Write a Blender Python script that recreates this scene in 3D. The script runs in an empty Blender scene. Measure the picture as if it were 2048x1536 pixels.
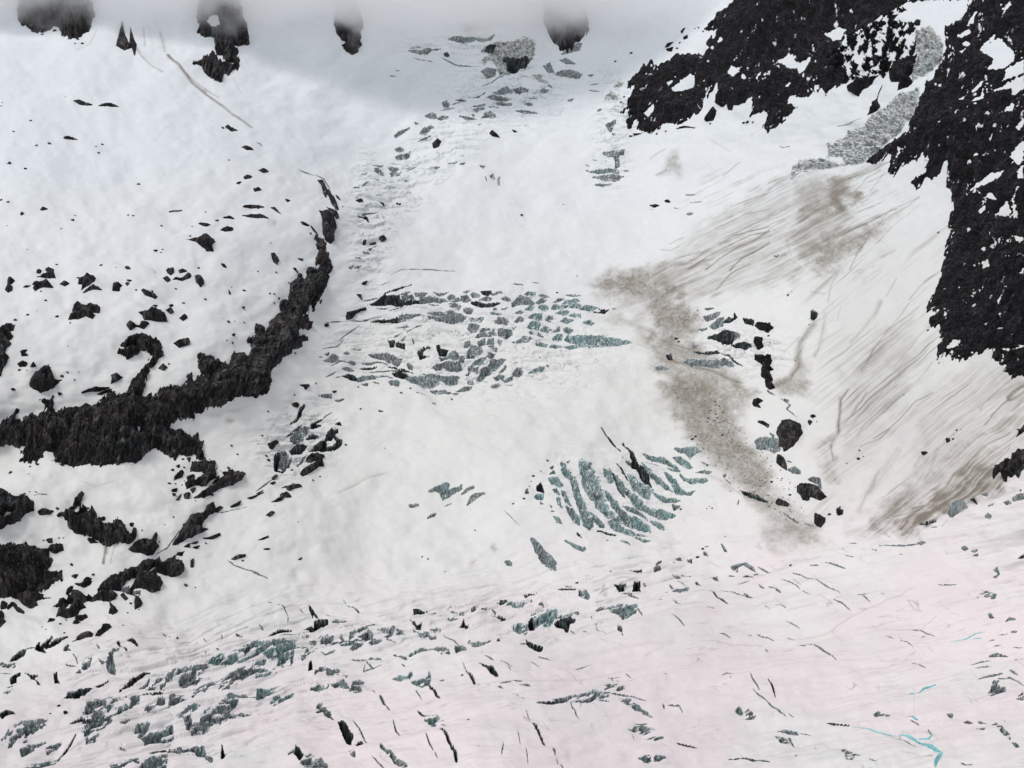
import bpy, bmesh, math, random, time
import numpy as np
from mathutils import Vector, Matrix
T0 = time.time()
SC = bpy.context.scene
COL = SC.collection

# ---------------- camera, sky, sun, exposure ----------------
PITCH = math.radians(-12.0)
HFOV = math.radians(45.0)
cd = bpy.data.cameras.new('camera'); cam = bpy.data.objects.new('camera', cd); COL.objects.link(cam)
cam.location = (0, 0, 0); cam.rotation_euler = (math.radians(90) + PITCH, 0, 0)
cd.sensor_width = 36; cd.lens = 18 / math.tan(HFOV / 2); cd.clip_start = 1; cd.clip_end = 20000
SC.camera = cam
SUN_EL, SUN_AZ = math.radians(66), math.radians(-60)
w = bpy.data.worlds.new('World'); SC.world = w; w.use_nodes = True
nt = w.node_tree; nt.nodes.clear()
sky = nt.nodes.new('ShaderNodeTexSky'); sky.sky_type = 'NISHITA'; sky.sun_disc = False
sky.sun_elevation = SUN_EL; sky.sun_rotation = SUN_AZ; sky.air_density = 1.0; sky.dust_density = 6.0; sky.ozone_density = 1.0
sky.altitude = 2000
bg = nt.nodes.new('ShaderNodeBackground'); bg.inputs['Strength'].default_value = 0.15
wo = nt.nodes.new('ShaderNodeOutputWorld')
hs = nt.nodes.new('ShaderNodeHueSaturation'); hs.inputs['Saturation'].default_value = 0.24
nt.links.new(sky.outputs[0], hs.inputs['Color']); nt.links.new(hs.outputs[0], bg.inputs[0]); nt.links.new(bg.outputs[0], wo.inputs[0])
sl = bpy.data.lights.new('sun', 'SUN'); sl.energy = 1.2; sl.angle = math.radians(18); sl.color = (1, .955, .90)
so = bpy.data.objects.new('sun', sl); COL.objects.link(so)
sd = Vector((math.sin(SUN_AZ) * math.cos(SUN_EL), -math.cos(SUN_AZ) * math.cos(SUN_EL) , math.sin(SUN_EL)))
so.rotation_euler = sd.to_track_quat('Z', 'Y').to_euler()
sky.sun_rotation = math.atan2(sd.x, sd.y)
SC.view_settings.view_transform = 'Standard'; SC.view_settings.look = 'None'
SC.view_settings.gamma = 1; SC.view_settings.exposure = 0.12
SC.cycles.max_bounces = 16; SC.cycles.diffuse_bounces = 3; SC.cycles.volume_bounces = 14; SC.cycles.glossy_bounces = 1
SC.cycles.volume_max_steps = 128; SC.cycles.use_denoising = True

# ---------------- outlines surveyed on the slope ----------------
# T origin | R rock, + more of it, W snow hole in it, M rock and snow mixed, C grey ice wall, K dark opening, I ice cliff,
# S width thin crack, D width strength dirt streak, F strength dirt field, B boulders x,y,r, P width stream
DATA = """
T 0 0
R 150,-20 130,90 170,180 250,220 330,250 400,215 470,215 480,270 560,320 620,300 720,280 750,150 755,40 700,-20 # dark rock face half lost in cloud at the top left corner | the cloud-cut rock face top left
R 1590,-10 1570,120 1600,190 1575,235 1650,275 1720,290 1715,370 1740,420 1790,430 1800,490 1840,500 1910,500 1905,450 1860,440 1900,420 1895,360 1990,330 1985,250 1950,130 1930,-10 # tall dark rock stub hanging out of the cloud, with a lower lobe kinked left | the rock stub hanging from cloud
+ 1555,500 1610,470 1640,465 1680,420 1720,430 1740,480 1790,500 1860,500 1910,460 1910,510 1840,580 1790,560 1775,630 1720,635 1650,580 1610,520
W 1650,150 1700,100 1740,120 1760,200 1700,210
D 12 .8 1340,430 1450,540 1550,660 1700,800 1850,920 2010,1035
D 7 .6 1470,570 1600,670 1750,790
D 16 .7 1350,440 1440,540 1540,650 1640,730
D 10 .5 1060,330 1130,430 1200,500 1300,575
D 14 .35 1150,230 1160,350
D 14 .35 1280,230 1320,400
D 30 .22 1110,380 1260,500
D 30 .2 1180,200 1230,400
D 6 .3 1870,600 1940,730
D 6 .3 780,270 720,350 610,400
R 980,190 1000,290 1050,370 990,390 930,360 # small pointed brown rock spike below the cloud, left of its twin | the left rock spike
R 1045,230 1065,300 1090,350 1075,420 1040,340 # small thin rock spike below the cloud, right of its twin | the thin right rock spike
R 590,805 640,800 700,825 735,835 700,838 640,828
R 790,845 870,830 945,848 900,852 840,855
R 510,1115 550,1095 590,1103 620,1108 570,1115 515,1122
R 1800,1030 1820,1020 1850,1045 1895,1062 1850,1070
R 1930,1205 1960,1205 2020,1235 1970,1235
R 1940,1465 1970,1455 2005,1465 1990,1480 1950,1480
R 1885,1505 1920,1500 1900,1515
B 80,1341,14 205,1387,12 1105,1443,10 115,1088,8 250,1000,9 295,1200,9 395,1170,12 790,1225,9 765,1172,7 815,1140,11 1780,1045,11 1820,1330,6 655,345,10 600,355,6 330,252,9 435,240,12 620,318,10 518,763,4 20,820,5 10,850,6
T 512 0
R 640,-20 632,180 655,260 690,310 720,320 690,345 730,400 770,438 810,420 838,370 835,250 860,200 850,100 800,-20 # tongue shaped dark rock fading up into cloud, middle of the top edge | the rock tongue under the cloud
I 1775,415 1860,370 1940,330 2060,330 2170,290 2240,330 2230,440 2160,520 2100,560 2048,600 1950,600 1920,540 1880,470 1810,520 1810,470 1870,420 # cracked grey ice cliff with an arched hollow, high under the cloud | the arched ice cliff
K 1975,480 2048,480 2170,465 2190,480 2170,520 2110,550 2060,590 2010,580 2010,545 1985,545 # black hollow under the arched ice cliff high under the cloud | the black arch hollow
K 1830,415 1880,380 1925,385 1900,430
C 1800,565 1850,540 1920,560 1910,600 1850,610
K 1945,570 1975,580 1950,595
C 1540,315 1600,300 1700,305 1760,320 1720,340 1660,345 1600,325
C 1760,320 1850,325 1910,290 1880,330 1800,345
F .35 1610,240 1680,215 1800,210 1960,190 1850,260 1690,280
C 1220,410 1300,400 1480,385 1400,410 1360,445 1280,430
C 1230,385 1280,368 1310,375
R 1505,440 1530,430 1545,445 1525,452
S 6 1230,470 1300,480 1420,490
S 10 1480,460 1600,500 1700,510 1780,520
S 6 1105,588 1150,582
S 6 1060,630 1125,625
C 1600,795 1640,785 1680,797 1640,803
C 1490,800 1520,795 1550,820 1540,850 1510,855
C 1350,920 1400,890 1440,900 1450,940 1420,950
C 1450,945 1500,920 1540,940 1480,950
S 8 1560,830 1640,815
S 7 1480,870 1590,860
C 1740,850 1830,835 1830,848 1750,860
C 1735,875 1830,872 1760,885
C 1860,855 1940,848 1880,862
C 1800,945 1830,905 1870,893 1905,905 1925,945 1850,950 # pale dusty ice hump alone on the upper icefall | the dusty ice hump
C 1620,940 1700,955 1760,975 1700,978
K 1720,920 1740,910 1745,930
K 1270,975 1300,985 1280,992
C 1110,1045 1150,1025 1230,1015 1180,1040 1120,1060
C 1310,1060 1340,1020 1400,1000 1420,1020 1380,1050 1340,1075
C 1300,1110 1360,1095 1400,1085 1370,1105
C 1120,1145 1160,1130 1190,1150 1155,1165
C 1120,1210 1180,1180 1240,1170 1235,1200 1190,1230 1140,1225
S 8 1690,1030 1730,1015
S 12 1750,1020 1800,1010 1780,1035
R 1870,1090 1890,1070 1925,1090 1950,1115 1900,1115 # small black rock on the upper icefall, the right one of two | the right black icefall rock
R 1410,1150 1450,1125 1480,1150 1460,1180 1425,1182 # small round black rock on the upper icefall, the left one of two | the round black icefall rock
C 945,1305 1000,1295 1035,1280 990,1310
C 950,1340 990,1330 1030,1360 1020,1380 960,1360
C 1060,1275 1100,1300 1150,1305 1120,1330 1170,1365 1100,1375 1080,1355 1110,1340
C 840,1395 890,1375 875,1400
C 940,1425 990,1420 970,1440
S 8 1060,1255 1130,1262 1190,1265
S 7 0,1160 30,1170 50,1190
S 8 330,1368 390,1390 460,1420
R 485,1460 530,1470 560,1536 548,1600 520,1495
S 9 470,1415 540,1450 590,1530
R 10,1410 50,1400 90,1415 50,1427
C 1420,1345 1465,1352 1440,1360
C 1540,1335 1610,1318 1570,1330
C 1630,1335 1670,1325 1660,1342
C 1790,1345 1830,1345 1815,1370
C 1870,1430 1900,1400 1910,1440 1890,1450
C 1935,1440 1950,1410 1945,1475
S 8 1835,1440 1845,1475
S 10 760,1515 830,1515
S 7 840,1500 890,1480
S 6 1000,1480 1050,1475
S 7 1200,1335 1300,1285
S 7 1190,1415 1230,1410
C 1890,740 1950,700 2010,685 2048,720 1990,740
C 1840,780 1900,750 1990,765 2040,775 1960,800
C 1900,820 2000,810 2048,818 1980,830
S 7 1700,760 1780,768 1840,740
S 9 1800,690 1880,650 1940,610 2048,595
T 1024 0
R 250,-20 265,200 300,280 340,350 400,400 440,400 520,355 560,320 620,250 600,120 560,40 380,-20 # dark rock hollow behind cloud, a white snow cone leaning on its left side | the cloud-hidden rock hollow
C 390,430 480,370 560,355 540,400 480,420
C 320,570 380,560 470,560 560,590 540,625 450,610 350,590
C 380,470 430,465 500,510 430,500
I 130,600 200,580 300,640 290,670 200,650
C 250,520 300,500 330,560 290,570
C 10,710 80,695 130,720 60,740
C 220,730 250,715 290,730 250,740
C 100,820 140,805 160,830 130,838
C 30,885 100,880 200,905 90,903
R 5,1040 40,1055 20,1062
C 285,690 300,680 320,700
S 6 100,770 210,775
C 610,605 650,597 630,615
C 450,800 490,790 470,812
C 680,875 715,870 690,885
I 730,770 790,710 860,760 850,800 740,800
I 800,690 850,640 900,660 860,705
C 740,1000 790,980 830,960 830,1000 790,1060
K 800,1080 830,1085 815,1095
C 730,1225 820,1210 900,1215 890,1245 850,1250 860,1320 830,1330 820,1260
C 625,1355 700,1345 790,1340 850,1350 850,1370 720,1365
C 640,1390 700,1385 800,1380 890,1395 830,1415 720,1415
C 660,1450 720,1440 800,1440 740,1460
S 6 870,1350 930,1357
S 6 640,1265 680,1275
S 6 580,1300 620,1315
S 7 590,1345 620,1350
S 6 620,685 700,665
S 7 620,725 700,725
S 7 1060,1085 940,1110
F .5 1300,1250 1355,1230 1350,1360 1350,1415 1270,1400 1180,1400 1240,1360 1260,1300
D 6 .6 1150,1405 1240,1370
D 6 .5 1110,1280 1240,1215
D 7 .5 1680,1400 1820,1290
D 6 .3 1900,1080 2048,980
D 6 .3 1600,1130 1750,1210
R 1880,-40 1800,-20 1730,60 1640,110 1600,160 1540,220 1570,250 1640,240 1600,300 1540,350 1600,380 1500,430 1400,420 1320,430 1280,450 1270,475 1220,510 1150,520 1110,480 1040,530 980,590 940,640 930,690 990,700 940,760 920,840 880,900 940,880 930,925 990,900 925,990 930,1030 980,980 1010,950 1030,990 1010,1060 1060,1075 1150,1085 1190,1060 1220,1010 1330,1000 1370,950 1440,930 1500,900 1530,800 1560,740 1640,660 1650,700 1610,810 1650,860 1700,840 1740,870 1790,830 1850,810 1900,790 1920,810 1890,920 1950,900 2048,870 1990,1010 2048,1050 2168,960 2260,850 2178,830 2210,765 2330,755 2360,740 2460,690 2490,730 2610,645 2650,560 2560,420 2610,300 2640,282 2800,220 2870,165 3000,105 3060,55 3150,0 3500,-10 3600,-40 3720,-500 3700,-1100 2400,-1300 2100,-600 # huge dark striped rock wall hanging from the top edge, snow couloirs cut into its foot | the huge striped rock wall
W 1440,600 1470,620 1465,680 1400,720 1330,740 1270,720 1370,640
W 1745,520 1780,530 1820,515 1800,560 1760,600 1710,580
W 1140,850 1145,890 1100,950 1060,920
W 1670,290 1690,310 1670,340 1640,330
W 1830,570 1860,600 1850,630 1825,620
W 1950,590 1975,570 1950,620 1930,610
W 2480,245 2600,195 2648,220 2608,290 2540,295
W 2100,470 2200,410 2250,430 2240,480 2290,490 2370,450 2330,540 2270,570 2260,520 2190,520
W 2200,640 2215,650 2200,690 2180,680
W 1230,660 1290,650 1260,690
R 1540,960 1600,850 1630,880 1610,960 1560,975
R 1340,1000 1390,955 1410,965 1380,1000 1340,1015
R 1340,1050 1400,1025 1475,1035 1400,1038
R 970,1085 1040,1095 1000,1100
R 1360,290 1395,270 1395,295 1370,305
R 1220,370 1240,340 1280,325 1245,365
R 1225,385 1280,370 1270,400 1240,400
R 1340,240 1370,210 1350,255
R 1560,190 1610,165 1650,175 1600,215
B 1480,205,8 1520,240,8 1450,215,6 1335,330,8 1310,375,8 1840,975,10 1870,970,12 1915,970,8 1170,1090,8 1100,1070,10 1050,600,8 950,1100,10 870,820,9 900,780,9 1590,990,8 1250,1070,8 945,415,10 825,490,8
T 1536 0
M 560,300 600,280 700,250 950,110 1050,60 1110,60 1060,200 1180,150 1170,560 1000,600 850,600 600,650 450,640 380,600 450,420 # snow streaked rocky slope of small ledges between the two dark walls | the ledgy snow-streaked slope
R 950,600 1000,500 1100,460 1180,420 1190,540 1120,600 1150,640 1010,720 1050,640 970,640 # black wedge of rock beside the pale ice tongue between the dark walls | the black wedge between the walls
R 600,680 700,610 860,590 800,650 730,690 690,750 610,700
R 760,900 800,820 870,690 890,660 830,780 860,830 830,860
R 1165,180 1190,150 1215,155 1210,195 1180,195
R 1000,210 1060,170 1060,190 1020,220
R 970,130 1040,110 1000,150
R 1090,240 1170,215 1160,250 1110,260
I 760,930 900,830 1000,750 1130,700 1200,660 1200,800 1150,940 1030,1050 860,1190 740,1290 600,1310 550,1240 440,1220 440,1130 560,1090 600,1010 740,1000 # rough grey hanging glacier front squeezed under the right black wall | the hanging glacier front
I 1170,250 1300,200 1400,320 1380,430 1260,570 1140,640 1140,560 1180,420 # pale upper tongue of cracked ice between the two dark rock walls | the pale upper ice tongue
I 180,1340 250,1270 440,1230 600,1310 500,1330 350,1350 240,1390 180,1440 # low broken ice lip at the left foot of the hanging glacier | the broken ice lip
K 760,1280 820,1220 900,1170 1010,1120 1050,1070 1040,1100 990,1180 900,1250 820,1300
S 6 490,1000 620,970 720,930
S 6 60,1150 100,1165 160,1160
D 60 .5 500,1500 620,1430 750,1360 900,1290
D 8 .7 1050,1250 880,1340 600,1440 520,1500
D 8 .5 900,1360 790,1420 700,1536
D 8 .4 940,1380 860,1490 830,1536
D 12 .5 0,1510 100,1440 200,1400
D 6 .6 0,1460 130,1410 190,1385
R 1900,-1300 1760,-500 1660,-60 1580,100 1430,220 1410,270 1430,380 1350,480 1320,560 1240,650 1210,760 1160,900 1110,1030 1010,1100 870,1190 770,1280 820,1300 900,1280 1010,1190 965,1350 990,1400 1100,1330 1160,1290 1200,1300 1250,1240 1300,1280 1250,1380 1160,1470 1190,1500 1260,1430 1340,1410 1460,1300 1430,1490 1470,1550 1480,1650 1430,1770 1450,1850 1430,1950 1400,2120 1370,2250 1280,2400 1275,2480 1320,2480 1400,2440 1290,2560 1300,2610 1370,2620 1390,2720 1350,2860 1430,2790 1440,2840 1530,2885 1640,2850 1720,2810 1850,2770 1780,2870 1900,2920 1880,2970 1960,3005 2048,2980 2400,3100 2900,2900 3300,2300 3700,1200 3900,-1300 # enormous black rock wall filling the upper right edge | the enormous right rock wall
W 1690,380 1840,300 1880,330 1980,440 1960,500 1900,550 1760,540 1800,460
W 1790,750 1900,690 2048,610 2048,700 1960,780 1950,720
W 1880,660 1920,560 2048,480 2048,600
W 1640,820 1700,780 1720,730 1730,800 1700,820
W 1880,910 1950,830 1980,840 1960,900
W 1940,1270 2048,1130 2048,1290 2010,1330
W 2000,1370 2048,1340 2048,1440 2010,1430
W 1640,1260 1690,1240 1700,1260 1670,1275
W 1800,1410 1890,1380 1850,1440 1700,1500 1620,1536 1700,1470
W 1880,90 1940,30 1950,50 1910,85
W 1600,170 1670,90 1640,170 1600,180
W 1510,280 1600,220 1610,250 1540,290
W 1540,330 1610,320 1620,345 1560,345
W 1510,400 1570,370 1550,400
W 1690,380 1750,320 1810,270 1800,310 1740,370
W 1630,720 1720,640 1700,700 1650,740
W 1520,790 1570,750 1560,790
W 1980,1030 2048,960 2048,990 2010,1050
W 1730,1590 1780,1550 1830,1600 1790,1595
W 1670,1690 1740,1650 1740,1690 1690,1705
W 1830,1720 1920,1620 1950,1700 1900,1730
W 1970,1890 2048,1900 2020,1940 1990,1930
W 1710,2090 1750,2075 1770,2120 1720,2140
W 1830,2630 1890,2610 1870,2640 1840,2640
W 1640,2430 1670,2415 1660,2450 1635,2450
W 1640,2330 1660,2320 1655,2350
W 1700,1980 1730,1970 1745,1995 1720,2000
W 1770,1970 1800,1955 1800,1980
W 1840,1910 1860,1890 1850,1940
W 1420,2780 1490,2710 1530,2730 1520,2770 1440,2790
W 1860,2790 1980,2790 2048,2760 1900,2810
W 2048,2160 2048,2200 2020,2200
T 0 384
R 360,610 425,605 430,640 445,685 400,685 300,690 370,660 385,640 # dark rock of two stacked lobes, top of the leftmost cluster on the left snow slope | the two-lobed rock
R 290,635 330,622 320,650 300,652
R 270,800 340,740 380,715 430,775 350,800 290,828 # broad dark wedge of rock under the two-lobed rock on the left snow slope | the broad wedge rock
R 265,765 295,735 315,735 290,765
R 195,790 250,778 225,792
R 65,705 90,700 120,725 95,745 65,750
R 45,800 60,765 100,765 100,800 70,825
R 480,740 520,725 555,740 520,765
R 625,755 640,720 700,695 770,715 760,745 690,785 655,808 665,760 # dark leaf shaped rock mid left snow slope with a thin bar below it | the leaf shaped rock
R 670,825 750,775 815,795 750,800
R 905,745 950,735 980,755 960,770 955,798 900,800
R 1015,720 1055,728 1040,735
R 1005,740 1035,745 1020,760
R 1130,795 1200,810 1260,835 1240,858 1200,845 1160,835
R 1330,605 1390,600 1390,630 1370,650 1345,630
R 1430,620 1460,612 1495,630 1440,640
R 1305,680 1340,670 1365,690 1340,708
R 1385,690 1400,675 1450,685 1500,650 1530,660 1520,680 1460,700 1420,690
R 1560,665 1600,675 1630,700 1630,730 1605,750 1575,715
R 1490,395 1570,390 1640,375 1690,395 1720,410 1690,430 1705,475 1650,470 1600,440 1560,405 # ragged dark rock with spiky corners, upper middle of the left snow slope | the spiky rock
R 1760,310 1810,290 1860,310 1850,328 1800,330
R 1590,255 1680,270 1650,283 1620,270
R 1785,215 1830,203 1870,225
R 1720,240 1745,235 1740,245
R 1940,145 1990,135 2048,145 2100,165 1990,152
R 1935,208 2000,215 2060,225 2130,255 2030,240
R 2020,15 2060,15 2080,25 2030,35
R 1355,145 1400,137 1455,135 1400,143
R 325,158 350,143 380,152 345,162
R 165,188 180,178 195,188 175,196
R 1230,460 1260,460 1250,467
R 1765,582 1790,590 1810,608 1780,600
R 1835,770 1855,805 1840,808
R 1950,772 1975,785 1955,780
R 1000,603 1030,603 1045,620 1015,625
R 575,975 600,930 640,912 650,935 700,940 730,925 800,940 795,985 740,985 765,1010 740,1045 690,1025 630,1055 555,1050 565,1015 620,1005 650,990 # broad broken dark rock slab at the centre of the left snow slope | the broken rock slab
R 1110,990 1150,990 1200,970 1240,950 1330,980 1340,1030 1250,1040 1155,1045 1140,1010 # trapezoid dark rock slab right of the broken slab on the left snow slope | the trapezoid slab
R 1185,960 1215,930 1240,945 1210,965
R 1330,935 1365,920 1395,940 1370,955
R 1355,880 1390,880 1370,902
R 1225,905 1260,900 1240,912
R 1440,990 1480,965 1500,1000 1470,1020
R 1015,1080 1040,1060 1085,1085 1120,1090 1130,1060 1190,1070 1150,1110 1090,1092 1040,1125
R 960,1225 1020,1180 1080,1170 1130,1160 1180,1160 1230,1190 1280,1215 1315,1320 1280,1330 1180,1450 1160,1540 1120,1650 1000,1650 1040,1510 1150,1410 1220,1320 1200,1290 1170,1275 1090,1300 1030,1322 935,1280 940,1255 1060,1250 1100,1265 1090,1225 1000,1250 # long hooked dark rock rib running down to the left cliff band | the hooked rock rib
R 1390,1215 1440,1195 1490,1185 1515,1215 1500,1240 1430,1255
R 1265,1420 1300,1395 1335,1420 1310,1445
R 890,1450 930,1440 985,1460 930,1500 890,1515 900,1480
R 0,1150 40,1095 120,1090 110,1130 80,1140 110,1180 100,1205 55,1210 90,1240 50,1270 45,1300 75,1330 40,1380 20,1400 10,1470 -40,1500 -60,1100 # dark rock cut by the left edge of the photo at mid height | the left-edge rock
R 165,1285 215,1275 190,1295 225,1310 175,1315
R 140,1370 180,1355 220,1370 205,1395 160,1390
R 245,1400 265,1365 290,1390
R 235,1536 250,1500 280,1440 340,1400 400,1395 420,1450 440,1490 490,1500 450,1530 420,1560 330,1600 240,1560 # rounded dark rock hump above the left end of the cliff band | the rounded rock hump
B 65,102,10 10,82,10 600,182,7 580,230,11 490,294,6 450,565,8 805,580,10 930,610,5 1240,625,5 625,700,9 310,612,9 335,837,7 370,905,10 225,1015,11 125,1052,12 460,1020,12 565,1088,8 300,990,4 155,1420,12 210,1432,5 495,1470,12 535,1442,9 595,1503,8 630,1425,5 1345,1390,9 1470,865,10 1648,838,10 1590,595,9 1410,750,8 1085,790,7 1215,798,8 1290,275,8 1535,272,6 1520,362,9 1300,455,6 1285,470,6 1025,205,8 1065,210,8 1640,168,6 55,257,5 215,460,6 1950,910,12 1820,1040,12 1870,1035,5 1955,1040,7 1845,1220,9 1795,1207,6 1850,1160,14 1855,745,5 540,1242,4 540,1440,6
T 512 384
R 540,-10 575,0 600,60 630,130 638,180 620,175 590,110 570,40 545,20 # top bead of the long curved black rock rib, smallest one | the top bead of the rib
R 550,150 590,180 620,200 638,245 620,260 580,200
R 490,190 520,215 560,220 590,230 605,290 620,320 600,380 610,400 585,432 545,400 520,350 510,300 500,260 # spindle shaped black rock in the curved rib above the long cliff | the spindle shaped rock
R 455,385 510,380 545,430 560,480 585,550 610,590 610,625 575,640 585,700 560,760 540,790 525,865 480,850 500,910 470,940 450,900 430,960 440,1080 380,1100 370,1130 430,1190 370,1200 355,1250 280,1270 230,1320 190,1340 180,1380 110,1435 90,1500 90,1550 10,1620 -200,1650 -540,1600 -570,1530 -500,1480 -440,1500 -420,1480 -460,1430 -470,1360 -490,1320 -370,1320 -330,1350 -230,1380 -200,1310 -140,1290 -60,1330 -40,1250 -80,1180 0,1140 10,1040 50,1050 90,1110 110,1020 190,960 180,880 270,870 280,720 330,690 340,640 320,600 400,680 420,600 500,620 510,590 480,530 490,480 # long black cliff band curving across the left of the photo down to the left edge | the long black cliff band
T 0 768
+ 1500,-60 2100,-60 2140,80 2048,120 1900,105 1820,150 1680,170 1640,215 1560,215 1540,265 1430,270 1370,310 1380,340 1500,370 1600,370 1640,440 1650,490 1640,560 1600,600 1560,580 1570,540 1430,550 1400,570 1340,540 1250,510 1200,530 1120,620 1000,660 800,680 720,665 600,660 430,620 420,540 350,545 350,590 230,620 160,590 200,550 160,520 190,490 80,460 0,490 -800,560 -1500,700 -1500,420 -700,300 0,290 100,230 140,200 130,300 240,220 320,230 360,210 380,160 320,120 380,115 425,90 430,190 460,215 540,165 600,180 700,150 820,130 860,70 910,40 930,80 1000,60 1040,0 1150,0 1140,90 1260,90 1300,30 1480,10
W 1100,340 1120,345 1110,380
W 350,545 420,538 430,600 400,590 360,570
T 512 384
W 390,970 405,965 405,990
W -510,1480 -480,1500 -500,1530
R 120,490 150,495 190,540 175,570 150,550
F .5 75,290 90,275 130,285 135,305 95,312
R 105,165 140,170 180,215 150,195
R 0,150 25,160 5,168
R 225,95 260,105 240,112
R 340,525 380,535 370,542
R 335,290 400,318 390,322 350,305
R 415,322 480,375 440,350
R 555,1055 580,1050 580,1070 560,1075 # tiny dark boulder in the pale gully right of the cliff band | the gully boulder
R 630,45 660,90 640,75
B 410,370,10 290,1305,9 105,815,8 135,825,9 175,855,10 140,890,7 265,720,9 670,150,6 20,620,7 170,625,8 515,70,5 110,425,6
R 845,415 860,410 870,430 850,435
R 905,425 950,415 950,435 920,440
R 970,390 1000,378 1032,395 1000,408 975,400
R 860,720 890,710 880,740 850,735
R 785,100 820,90 838,108 810,115
R 980,105 1020,108 1025,122
C 840,210 870,180 940,180 970,170 900,200
R 805,215 880,230 890,265 865,240
S 6 800,20 840,15
S 7 780,75 810,60
S 6 950,50 1010,38
R 1125,75 1160,85 1130,90
C 780,545 830,555 800,548
C 840,505 890,515 850,520
C 740,610 770,600 760,615
C 785,612 830,605 810,618
C 920,463 945,460 930,470
C 885,485 915,480 900,492
S 4 1060,690 1160,645 1280,640 1500,635 1650,620
S 6 990,760 1060,742
R 805,820 840,820 850,860 835,850
S 10 855,870 970,855
R 720,1000 730,960 760,955 800,950 870,925 880,940 800,970 770,1010 720,1025
K 890,910 960,880 1020,835 1040,860 1090,850 1140,855 1150,890 1300,895 1310,915 1200,935 1130,945 1070,930 950,915 # biggest dark crevasse mouth at the top left of the central icefall | the biggest icefall mouth
K 1020,830 1060,820 1140,800 1240,770 1120,815
C 1150,850 1230,830 1200,855
C 1160,865 1250,860 1260,885 1170,885
C 1270,840 1370,835 1340,860 1275,865
C 1310,870 1400,855 1500,860 1540,880 1430,890 1320,925
S 9 1380,920 1480,910
C 1420,820 1450,830 1540,805 1500,835 1460,840
C 1530,850 1560,830 1600,850 1640,870 1600,880 1560,880
C 1540,900 1600,895 1640,920 1620,940 1560,925
C 1640,840 1690,835 1720,870 1690,890 1650,870
C 1655,800 1710,795 1680,820
C 1720,830 1740,810 1790,830 1790,850 1740,850
K 1800,800 1880,798 1890,820 1850,845 1810,820
C 1880,830 1960,800 1970,820 1900,840
C 1780,870 1850,850 1900,860 1870,880
K 1720,900 1760,885 1830,910 1950,895 1900,920 1810,930 1740,915
C 1960,860 2000,840 2040,860 2000,875
C 1660,940 1700,930 1740,955 1720,975 1680,960
C 1880,960 1920,935 1930,950 1900,968
C 1960,945 2010,920 1990,940
C 1370,985 1450,970 1500,955 1570,950 1640,970 1600,980 1500,990 1420,1000
C 1375,1025 1440,1005 1510,990 1590,970 1650,980 1690,1000 1660,1025 1580,1040 1500,1030
K 915,1050 1000,1035 1130,1035 1140,1060 1000,1065
C 1140,1020 1250,1005 1370,1000 1340,1020 1240,1045 1140,1065
S 8 960,940 1050,955
S 8 1060,970 1180,945
S 7 720,1040 880,1035 1000,1010
S 7 560,1040 720,1040
S 8 650,1200 700,1160 780,1110 830,1075
S 8 510,1265 650,1240 690,1190
S 9 1100,1190 1160,1165
S 14 1210,1155 1260,1115 1330,1090
S 7 1110,1120 1230,1095
S 9 1160,1205 1200,1185
K 1050,1215 1110,1215 1100,1250 1075,1250
K 1120,1225 1190,1225 1190,1255 1120,1245
K 1255,1200 1270,1215 1260,1230
K 1290,1270 1390,1245 1340,1265 1330,1290 1380,1310 1310,1320
K 1440,1215 1470,1215 1480,1235 1535,1235 1520,1280 1470,1290 1450,1250
C 1530,1280 1590,1255 1615,1280 1600,1310 1530,1300
C 1460,1310 1530,1290 1530,1320 1480,1340
C 1400,1400 1440,1370 1500,1350 1610,1330 1640,1370 1600,1390 1500,1385 1440,1410
C 1620,1290 1660,1280 1660,1330 1620,1350
C 1690,1245 1720,1195 1790,1215 1810,1260 1740,1300 1680,1300 # tallest rounded grey ice block amid the central icefall | the tallest rounded ice block
C 1660,1200 1700,1165 1710,1195 1670,1215
C 1770,1190 1830,1175 1830,1210 1790,1215
C 1835,1220 1870,1175 1900,1180 1900,1225
C 1750,1160 1780,1110 1830,1115 1860,1160
C 1860,1130 1900,1105 1925,1150 1870,1160
C 1790,1100 1870,1100 1820,1110
C 1940,1100 2040,1095 2048,1120 2000,1160 1940,1150
C 1700,1050 1760,1055 1790,1080 1720,1100 1690,1070
C 1710,1015 1760,1005 1820,1010 1820,1030 1720,1035
C 1910,1040 1950,1015 2020,1025 2000,1060 1920,1055
C 1880,995 1960,985 1940,1000
K 1935,1190 1970,1190 1950,1215
K 1860,1240 1930,1240 1920,1258
C 1840,1290 1860,1270 1910,1275 1880,1310
C 1730,1340 1800,1300 1840,1305 1780,1350
C 1690,1370 1730,1350 1740,1380 1700,1395
C 1760,1450 1790,1400 1850,1350 1880,1320 1990,1310 1960,1340 1900,1380 1860,1420 1800,1455
C 1940,1390 2000,1350 1990,1370
C 1900,1450 1930,1420 1980,1425 1920,1470
C 1960,1450 2048,1430 2048,1460 1990,1470
K 1670,1410 1700,1390 1690,1430
C 1740,1385 1780,1370 1760,1400
C 1690,1460 1730,1455 1730,1490 1690,1485
C 900,1300 1000,1295 1070,1300 1120,1330 1170,1340 1130,1380 1080,1350 990,1330 # spindle shaped crevasse with a dark lower lip in the west part of the central icefall | the spindle shaped crevasse
S 10 850,1345 970,1350 1060,1370
K 840,1380 890,1370 970,1380 920,1390
S 10 860,1415 960,1412 1080,1415 1200,1440
K 1060,1380 1110,1385 1150,1410 1240,1420 1270,1440 1150,1425
K 1205,1370 1225,1368 1255,1400 1225,1400
K 690,1470 740,1445 800,1450 820,1490 760,1495
C 820,1470 860,1450 950,1445 960,1465 880,1490 820,1498
S 12 960,1450 1040,1450 1120,1475
K 1090,1430 1150,1435 1210,1460 1220,1480 1180,1500 1130,1470
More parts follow.
